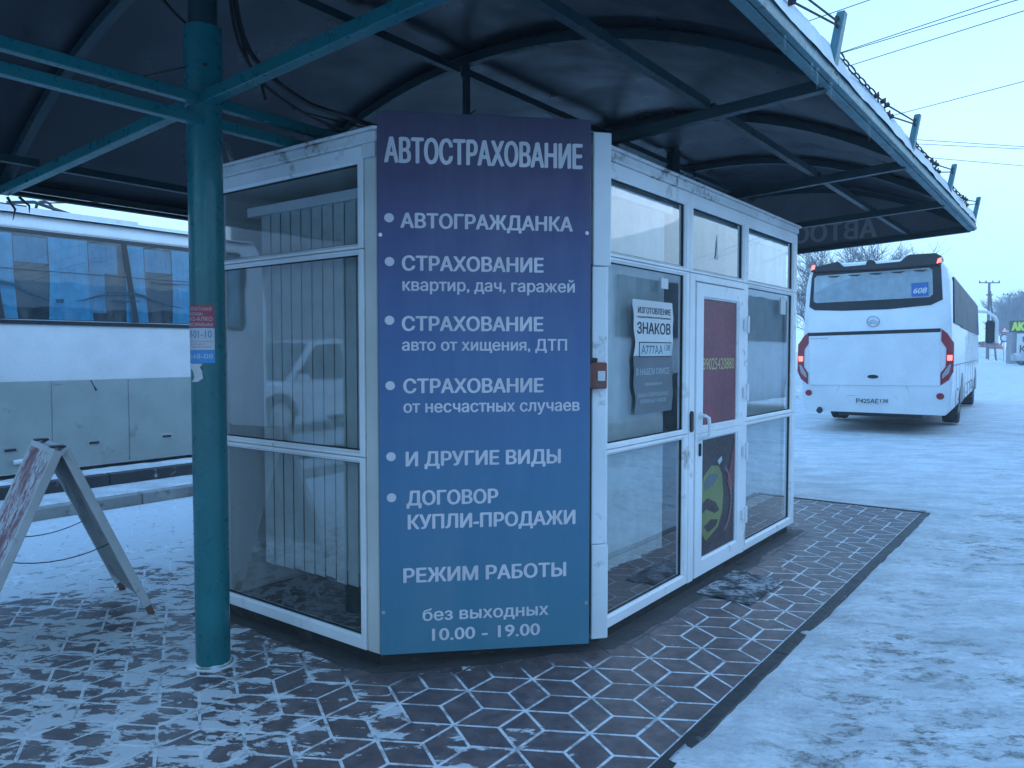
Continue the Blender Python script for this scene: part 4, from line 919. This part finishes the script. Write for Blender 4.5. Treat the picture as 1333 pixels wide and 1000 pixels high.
def band(u0, u1, z0, z1, o, m, nm, p=LC, kind=None):
    q = MB(); q.loops([[(lx(u0), zf(z) - o, z), (lx(u1), zf(z) - o, z), (lx(u1), zf(z) - o + .008, z), (lx(u0), zf(z) - o + .008, z)] for z in (z0, (z0 + z1) / 2, z1)], True, True); return B(q, nm, M[m], p)
band(-1.2, 9.3, 1.80, 1.845, .020, 'busblack', 'lower_window_seal'); band(-1.2, 9.3, 2.80, 2.84, .020, 'busblack', 'upper_window_seal'); band(-1.2, 9.3, 1.846, 2.798, .004, 'busblack', 'window_recess')
B(MB().tube([(lx(-1.2), -.026, 1.848), (lx(9.3), -.026, 1.848)], .006, 6), 'trim_line', M['metal'], LC)
pill = [-1.2, .3, 1.75, 3.2, 4.64, 6.1, 7.6, 9.3]
for i, (a, b) in enumerate(zip(pill[:-1], pill[1:])):
    wnd = MB(); sl = .05
    wnd.loops([[(lx(a) - sl + .03, zf(2.79) - .046, 2.79), (lx(b) - sl - .03, zf(2.79) - .046, 2.79)], [(lx(a) + sl + .03, zf(1.85) - .046, 1.85), (lx(b) + sl - .03, zf(1.85) - .046, 1.85)]], closed=False)
    W_ = B(wnd, 'side_window', M['busglass'], LC)
    def cur(x0, x1, z0, z1, m, o=.014, flare=0):
        n = max(6, int((x1 - x0) / .018)); rows = []
        for z, fl in ((z0, flare), ((z0 + z1) / 2, 0), (z1, 0)): rows.append([(lx(x0 - fl + (x1 - x0 + 2 * fl) * k / n), zf(z) - o - .005 * math.sin(k * 1.7) - .003 * math.sin(k * .6 + 2), z) for k in range(n + 1)])
        B(MB().loops(rows, closed=False), 'curtain', M[m], W_, smooth=True)
    w = b - a
    cur(a - .03, a + .20, 1.86, 2.78, 'curtain', flare=.02); cur(a + .56, a + .98, 1.86, 2.78, 'curtain', flare=.03); cur(a + .21, a + .55, 2.48, 2.76, 'curtaingrey'); cur(a + .99, a + 1.32, 2.42, 2.76, 'curtaingrey'); cur(a + .98, a + 1.16, 1.95, 2.42, 'curtaingrey')
    q = MB(); q.loops([[(lx(a) - .05 - .03, zf(2.79) - .050, 2.795), (lx(a) - .05 + .035, zf(2.79) - .050, 2.795)], [(lx(a) + .05 - .03, zf(1.85) - .050, 1.85), (lx(a) + .05 + .035, zf(1.85) - .050, 1.85)]], closed=False); B(q, 'pillar', M['busblack'], LC)
    B(MB().tube([(lx(a + .02), zf(2.40) - .048, 2.385 + .01), (lx(b - .02), zf(2.40) - .048, 2.395)], .005, 4), 'sliding_rail', M['seam'], W_)
def swoosh(pts, wd):
    up = []; dn = []
    for i, (u, z) in enumerate(pts): w = wd * math.sin(math.pi * (i + .35) / (len(pts) - .3)) ; up.append((lx(u), z + w)); dn.append((lx(u), z - w))
    P = up + dn[::-1]; q = MB(); q.add([(x, zf(z) - .052, z) for x, z in P], [tuple(range(len(P)))]); B(q, 'swoosh_decal', M['swoosh'], LC)
swoosh([(2.6, 2.05), (2.9, 2.19), (3.15, 2.25), (3.374, 2.225), (3.543, 2.141), (3.735, 2.065)], .020); swoosh([(3.994, 2.069), (4.12, 2.10), (4.25, 2.145), (4.40, 2.18), (4.489, 2.192), (4.699, 2.194), (4.80, 2.175), (4.915, 2.135), (5.102, 2.083), (5.3, 2.05)], .020)
swoosh([(4.9, 2.35), (5.1, 2.345), (5.5, 2.36)], .008); swoosh([(4.42, 2.11), (4.6, 2.10), (4.75, 2.115)], .010)
q = MB(); q.add([(lx(u), zf(z) - .052, z) for u, z in ((3.80, 2.05), (3.88, 2.050), (3.88, 2.095), (3.80, 2.09))], [(0, 1, 2, 3)]); B(q, 'swoosh_decal', M['swoosh'], LC)
band(-1.2, 9.3, 2.86, 2.875, .006, 'metal', 'gutter_rail')
for u in (-.2, 8.2):
    wheel(LC, lx(u), 0.0, .5, .3, -1) if False else None
    ty = MB(); ty.loops([[(lx(u) + rr * math.cos(t), y_, .5 + rr * math.sin(t)) for t in [2 * math.pi * k / 28 for k in range(28)]] for y_, rr in ((.3, .48), (0, .5), (-.02, .46), (-.02, .3), (.03, .2))], cap1=True); B(ty, 'wheel', M['tyre'], LC, smooth=True)
B(MB().box(lx(3.0), lx(5.2), .7, 1.9, 3.06, 3.20), 'roof_unit', M['busdirty'], LC, bevel=.05)
sn = np.meshgrid(np.arange(-1.5, 9.5, .1), np.arange(9.42, 11.7, .12)); gridmesh('coach_roof_snow', sn[0], sn[1], 3.075 + .035 * fbm(sn[0] * 2, sn[1] * 2, 3, 4) - .07 * (np.abs(sn[1] - 10.55) / 1.13) ** 4, M['snow'], kind='stuff')

# --- trolleybus beyond it
FT = (Matrix.Rotation(FK[1], 3, 'Z') @ Vector((4.6, 13.6, 0)), FK[1])
TB = T('trolleybus', 'pale trolleybus roof and current collectors showing above the left coach', 'trolleybus', FT, (4, 1.2, 0))
B(MB().box(0.4, 11, 0, 2.45, .35, 3.2), 'body', M['busdirty'], TB, bevel=.15)
B(MB().loops([[(x, y_, z) for y_, z in ((.15, 3.15), (.15, 3.15 + h * .6), (.35, 3.15 + h), (2.1, 3.15 + h), (2.3, 3.15 + h * .6), (2.3, 3.15))] for x, h in ((.85, .05), (1.2, .45), (1.7, .66), (9, .68), (9.5, .3))], True, True), 'roof_fairing', M['busdirty'], TB, smooth=True)
B(MB().box(1.2, 9.2, -.02, -.005, 1.3, 2.6), 'side_window', M['darkglass'], TB)
pg = MB().tube([(2.2, .9, 3.80), (.95, .7, 4.02), (.55, .7, 3.95)], .03, 6); pg.tube([(2.2, 1.4, 3.80), (1.1, 1.5, 3.90), (.3, 1.2, 3.86)], .03, 6); pg.box(.2, .75, .45, 1.5, 3.84, 3.90); pg.torus((1.2, .9, 3.95), .14, .025, ax=(0, 1, 0)); B(pg, 'current_collector', M['busblack'], TB)

# --- simple cars
def car(label, frame, paint, group=None, suv=False, lamps=None):
    c = T('parked_car', label, 'car', frame, (0, 0, 0), group); H = 1.75 if suv else 1.46; L = 4.5; w = .90; zb = .32 if suv else .24; zm = .98 if suv else .86
    low = [(-2.25, zb + .15), (-2.2, zb), (2.15, zb), (2.25, zb + .2), (2.22, zm - .18), (1.95, zm - .06), (1.15, zm), (-2.05, zm + .03), (-2.22, zm - .1)]
    rg_ = [[(x, -w * s, z) for x, z in low] for s in ()]
    rings = [[(x * sx, y, zb + (z - zb) * sz) for x, z in low] for y, sx, sz in ((-w, .96, .93), (-w * .94, .995, .985), (-w * .6, 1, 1), (w * .6, 1, 1), (w * .94, .995, .985), (w, .96, .93))]
    B(MB().loops(rings, True, True), 'body', M[paint], c, smooth=True, angle=35)
    cab = [(1.15, zm - .02), (.45, H - .07), (-.1, H), (-1.3, H - .02), (-1.65 - .2 * suv, H - .1), (-2.02, zm)]
    rings = [[(x * .97, y, z if z < zm + .1 else z - .0) for x, z in cab] for y in (-w * .90, w * .90)]
    P0 = [(x, z) for x, z in cab]; mbc = MB(); rr_ = []
    for k, (yb, yt) in enumerate(((-w * .93, -w * .72), (w * .93, w * .72))): rr_.append([(x, yb + (yt - yb) * min(1, max(0, (z - zm) / (H - zm))), z) for x, z in P0])
    mbc.loops(rr_, True, True); B(mbc, 'cabin', M[paint], c, bevel=.03, smooth=True, angle=35)
    for sd in (-1, 1):
        yy = lambda z: sd * (w * .93 + .012 - w * .21 * (z - zm) / (H - zm))
        for P in ([(1.0, zm + .03), (.42, H - .13), (-.15, H - .09), (-.15, zm + .03)], [(-.22, zm + .03), (-.22, H - .09), (-1.25, H - .1), (-1.7, zm + .05)]):
            q = MB(); q.add([(x, yy(z), z) for x, z in P], [(0, 1, 2, 3)]); B(q, 'side_window', M['carglass'], c)
        for x in (-1.38, 1.38):
            r = .36 if suv else .31; ty = MB(); ty.loops([[(x + rr * math.cos(t), sd * a, r + rr * math.sin(t)) for t in [2 * math.pi * k / 24 for k in range(24)]] for a, rr in ((w - .2, r), (w + .005, r), (w + .015, r * .9), (w + .015, r * .65))], cap1=False); o = B(ty, 'wheel', M['tyre'], c, smooth=True)
            ar = MB(); ar.loops([[(x + rr * math.cos(t), sd * (w + .004), r + rr * math.sin(t)) for t in [math.pi * k / 16 for k in range(17)]] for rr in (r * 1.16, r * .9)], closed=False); B(ar, 'wheel_arch', M['busblack'], c)
            rm = MB().cyl((x, sd * (w + .0) if sd > 0 else -w - .012, r), r * .62, .012, 'y', 18); B(rm, 'rim', M['rim'], o)
        B(MB().box(2.16, 2.262, sd * .62 - .16, sd * .62 + .16, zm - .26, zm - .12), 'headlight', M[lamps or 'lampgrey'], c, bevel=.02); B(MB().box(-2.262, -2.17, sd * .66 - .13, sd * .66 + .13, zm - .22, zm - .04), 'tail_light', M['lampred'], c, bevel=.02)
        B(MB().box(.85, 1.0, sd * (w + .1) - .08, sd * (w + .1) + .08, zm, zm + .13), 'door_mirror', M[paint], c, bevel=.03)
    q = MB(); q.add([(1.165, -w * .8, zm + .03), (1.165, w * .8, zm + .03), (.50, w * .66, H - .08), (.50, -w * .66, H - .08)], [(0, 1, 2, 3)]); B(q, 'windscreen', M['carglass'], c)
    return c
def WF(x, y, z, a): return (Vector((x, y, z)), a)
car('silver car with its front showing at the far right beside the kiosk sign', WF(39.75, 57, .50, R(180)), 'silvercar', suv=True)
car('small red car in the distance just right of the coach mirror', WF(61.5, 100.5, 1.4, R(150)), 'redcar'); car('distant white car with lit headlamps between coach and snow bank', WF(59.0, 99.0, 1.4, R(240)), 'whitecar', lamps='warmglow')
car('dark distant car behind the coach mirror near the snow bank', WF(63.0, 106, 1.4, R(200)), 'silvercar')
# vehicles mirrored in the kiosk glass
car('white off-road car across the lane, mirrored in the left kiosk window', (Matrix.Rotation(FK[1], 3, 'Z') @ Vector((-4.6, 12.2, 0)), FK[1]), 'whitecar', suv=True)
FM = (Matrix.Rotation(FK[1], 3, 'Z') @ Vector((16.5, -3.4, 0)), FK[1] + math.pi)
MC = T('coach', 'white coach standing out on the right, mirrored in the kiosk door side glass', 'coach', FM, (0, 0, 0))
pr2 = profile(1.25, .35, 3.2); B(MB().loops([[(y, x, z) for x, z in pr2] for y in (-6, 5.9)], True, True), 'body', M['busdirty'], MC, smooth=True)
for sd in (-1, 1): B(MB().box(-5.5, 5.6, sd * 1.26 - .01, sd * 1.26 + .01, 1.75, 2.75), 'side_window', M['darkglass'], MC)
for x in (-3.6, 3.4):
    for sd in (-1, 1): B(MB().cyl((x, sd * 1.26 - .02, .5), .5, .04, 'y', 24), 'wheel', M['tyre'], MC); B(MB().plate_xz([(x + .62 * math.cos(t), .5 + .62 * math.sin(t)) for t in [math.pi * k / 16 for k in range(17)]], sd * 1.258 - .008, sd * 1.258 + .008), 'wheel_arch', M['busblack'], MC)
def block(label, x, y, a, L, Wd, H, m, floors, z=0.0):
    t = T('building', label, 'building', WF(x, y, z, a), (0, 0, 0)); B(MB().box(-L / 2, L / 2, -Wd / 2, Wd / 2, -.5, H), 'wall', M[m], t)
    B(MB().box(-L / 2 - .2, L / 2 + .2, -Wd / 2 - .2, Wd / 2 + .2, H, H + .35), 'roof', M['snow'], t)
    nw = int(L / 3)
    for f in range(floors):
        for k in range(nw):
            xx = -L / 2 + (k + .5) * L / nw; z0 = 1 + f * 3
            for sd in (-1, 1): fr = B(MB().box(xx - .75, xx + .75, sd * (Wd / 2 + .03) - .03, sd * (Wd / 2 + .03) + .03, z0, z0 + 1.5), 'window_frame', M['white'], t); B(MB().box(xx - .66, xx + .66, sd * (Wd / 2 + .065) - .004, sd * (Wd / 2 + .065) + .004, z0 + .09, z0 + 1.41), 'pane', M['darkglass'], fr)
    return t
block('grey building glimpsed between the kiosk edge and the coach', 7.6, 37.5, R(8), 8.2, 8, 4.35, 'bldg', 1)
block('long low ochre building across the yard, mirrored in the door side glass', 30, -18, R(52), 40, 10, 6.2, 'bldg2', 2)
block('grey block across the road to the left, mirrored in the left window', -34, -6, R(40), 26, 10, 8.5, 'bldg', 2)

# ================================================================ BACKGROUND
def tree(label, x, y, h, spread=1.0, seed=1, dens=5, z=0.0, group=None, minr=.006, k3=4):
    rnd = random.Random(seed); t = T('bare_tree', label, 'tree', WF(x, y, z, rnd.uniform(0, 6)), (0, 0, 0), group); trunk = MB(); tw = MB()
    def grow(p, d, L, r, lv):
        pts = [p]; dd = d.copy(); n = 4
        for i in range(n):
            dd = (dd + Vector((rnd.gauss(0, .13), rnd.gauss(0, .13), rnd.gauss(.02, .07)))).normalized(); pts.append(pts[-1] + dd * L / n)
        rs = [max(minr * .7, r * (1 - .5 * i / n)) for i in range(n + 1)]; (trunk if lv < 1 else tw).tube(pts, rs, 6 if lv < 2 else 3, caps=False)
        if lv >= dens: return
        nb = 5 if lv == 0 else k3
        for j in range(nb):
            f = rnd.uniform(.35 if lv else .3, 1); i = min(n - 1, int(f * n)); q = pts[i].lerp(pts[i + 1], f * n - i)
            a = rnd.uniform(0, 2 * math.pi); side = Vector((math.cos(a), math.sin(a), rnd.uniform(-.1, .45))) * spread; nd = (dd * rnd.uniform(.5, 1.0) + side * rnd.uniform(.5, .95)).normalized()
            grow(q, nd, L * rnd.uniform(.52, .74), r * .48, lv + 1)
        grow(pts[-1], dd, L * .66, r * .5, lv + 1)
    grow(Vector((0, 0, -.3)), Vector((0, 0, 1)), h * .40, h * .018, 0); B(trunk, 'trunk', M['bark'], t); B(tw, 'crown', M['twig'], t); return t
for i, (px, Y, h) in enumerate(((1078, 46, 9.6), (1105, 48, 10.2), (1135, 47, 9.8), (1152, 52, 10))):
    tree(['bare tree above the coach roof, nearest the kiosk', 'bare tree behind the coach roof camera', 'bare tree above the right half of the coach roof', 'faint bare tree at the right end of the group behind the coach'][i], (px - 666.5) / 1000 * Y, Y, h, 1.0, 40 + i, 4, group='bare trees behind the coach', minr=.009, k3=6)
for i, (px, Y, h) in enumerate(((1300, 118, 10.5), (1309, 124, 12.5), (1318, 128, 11.5), (1330, 132, 12.0), (1341, 120, 9.0), (1352, 126, 11))):
    tree(['frosted tree at the left edge of the far right clump', 'tallest frosted tree in the far right clump', 'frosted tree behind the yellow-lettered sign', 'frosted tree at the right border of the photo', 'low frosted tree past the right border', 'frosted tree farthest right in the clump'][i], (px - 666.5) / 1000 * Y, Y, h, .8, 60 + i, 4, z=1.3, group='frosted trees far right', minr=.03, k3=6)
# power pole
def pole(label, x, y, z, h, arm, a, brace=False):
    p = T('power_pole', label, 'power pole', WF(x, y, z, a), (0, 0, 0)); B(MB().tube([(0, 0, -.3), (0, 0, h)], [.16, .11], 8), 'post', M['wood'], p, smooth=True)
    if brace: B(MB().tube([(.9, 0, -.3), (.1, 0, h - .8)], .09, 8), 'stay', M['wood'], p, smooth=True); B(MB().box(-.22, .30, -.1, .1, h - 1.25, h - 1.1), 'bracket', M['wood'], p)
    B(MB().box(-arm / 2, arm / 2, -.05, .05, h - .05, h + .05), 'crossarm', M['wood'], p)
    for s in (-1, -.35, .35, 1): B(MB().cyl((s * arm / 2 * .95, 0, h + .05), .06, .16, n=8), 'insulator', M['busblack'], p)
    return p
pole('power pole with one crossarm and a slanting stay beyond the coach', 46.4, 75, .45, 7.75, 2.0, 0, True)
pole('farther power pole in front of the frosted trees', 61.3, 95, .6, 7.9, 1.8, R(10)); pole('thin far pole at the right end of the frosted trees', 65.0, 98, .6, 8.4, 1.2, R(-20))
# overhead wires
W8 = [((5.54, 15.74), (6.61, 14.49)), ((6.81, 17.45), (9.00, 14.49)), ((6.81, 17.45), (9.34, 14.49)), ((7.52, 17.97), (9.77, 14.94)), ((10.27, 21.76), (12.32, 18.77)), ((11.69, 23.70), (16.24, 24.66)), ((12.45, 24.30), (16.42, 24.94)), ((14.21, 26.11), (17.92, 27.18))]
WL = ['thin overhead wire crossing the first guard post, uppermost', 'overhead wire of a pair rising right from behind the first guard post', 'finer overhead wire of the pair beside its neighbour', 'overhead wire below the rising pair', 'single overhead wire rising right from the second guard post', 'upper wire of the nearly level pair right of the third guard post', 'lower wire of the nearly level pair', 'lowest nearly level wire right of the canopy']
for (a, b), lb in zip(W8, WL):
    a = Vector((*a, 8)); b = Vector((*b, 8)); d = b - a; d.normalize(); A_ = a - d * 30; B_ = b + d * 30
    q = MB().tube([A_.lerp(B_, k / 20) + Vector((0, 0, -.2 * 0)) for k in range(21)], .009, 4); o = B(q, 'overhead_wire', M['cable'], frame=FW, b=tuple(a)); tag(o, lb, 'wire')
o = B(MB().tube([(-40, 14.8, 4.0 + .1), (-8.1, 12.2, 3.83), (-1, 11.5, 3.78)], .010, 4), 'overhead_wire', M['cable'], frame=FW, b=(-8, 12, 3.8)); tag(o, 'overhead wire above the left coach roof', 'wire')
# far right kiosk with signs
KB = T('shop_kiosk', 'small dark shop kiosk with yellow and white sign boards at the far right', 'kiosk', WF(42.1, 61, .35, R(-12)), (0, 0, 0))
B(MB().box(-2.2, 3.6, 0, 1.1, -.4, 2.75), 'wall', M['bldg'], KB, bevel=.03); B(MB().box(-2.3, 3.8, -.05, 1.2, 2.76, 2.86), 'roof', M['snow'], KB, bevel=.04)
b1 = B(MB().box(-2.45, .6, -.16, -.06, 2.72, 3.62), 'sign_panel', M['yellowboard'], KB, bevel=.01); text('АКБ', 'lettering', M['acid'], b1, lambda x, z: (x, -.163, z), -2.32, -1.0, 2.84, .66, .01, wt=.08)
b2 = B(MB().box(-1.9, .6, -.16, -.06, .6, 2.60), 'sign_panel', M['plate'], KB, bevel=.01); text('КО', 'lettering', M['ink'], b2, lambda x, z: (x, -.163, z), -1.70, -.75, 1.10, .56, .0, wt=.05)
B(MB().torus((-1.2, -.165, 2.15), .28, .05, ax=(0, 1, 0)), 'emblem', M['ink'], b2)
# traffic sign
TS = T('traffic_sign', 'distant pole with a triangular and a round traffic sign', 'traffic sign', WF(44.8, 70, .45, R(-6)), (0, 0, 0)); B(MB().tube([(0, .05, -.3), (0, .05, 3.4)], .05, 8), 'post', M['metal'], TS)
B(MB().plate_xz([(-.42, 2.75), (.42, 2.75), (0, 3.45)], -.02, .0), 'triangle_plate', M['signred'], TS); B(MB().plate_xz([(-.25, 2.86), (.25, 2.86), (0, 3.28)], -.025, -.021), 'triangle_field', M['plate'], TS)
B(MB().plate_xz([(.38 * math.cos(2 * math.pi * k / 20), 2.3 + .38 * math.sin(2 * math.pi * k / 20)) for k in range(20)], -.02, 0), 'round_plate', M['ink'], TS); B(MB().plate_xz([(.27 * math.cos(2 * math.pi * k / 20), 2.3 + .27 * math.sin(2 * math.pi * k / 20)) for k in range(20)], -.025, -.021), 'round_field', M['plate'], TS)
# snow bank
bx, byy = np.meshgrid(np.linspace(38, 66, 110), np.linspace(77, 86, 36)); hh = np.sin(np.clip((byy - 77) / 9, 0, 1) * math.pi) ** .7
gridmesh('snow_bank', bx, byy, .35 + hh * (1.0 + .9 * fbm(bx * .35, byy * .3, 4, 2) + .25 * fbm(bx * 1.5, byy * 1.5, 3, 6)) * .95, M['farsnow'], frame=FW, kind='stuff')

# ================================================================ winter haze
hz = MB().box(-260, 260, -260, 260, -1.3, 16.0); ho = B(hz, 'haze', M['snow'], frame=FW, b=(0, 0, 0), kind='stuff'); ho.data.materials.clear()
hm = bpy.data.materials.new('winter_haze'); hm.use_nodes = True; hn = hm.node_tree.nodes; hn.clear(); pv = hn.new('ShaderNodeVolumePrincipled'); pv.inputs['Color'].default_value = (.90, .95, 1, 1); pv.inputs['Density'].default_value = .0022; pv.inputs['Anisotropy'].default_value = .2
ho_ = hn.new('ShaderNodeOutputMaterial'); hm.node_tree.links.new(pv.outputs[0], ho_.inputs['Volume']); ho.data.materials.append(hm)
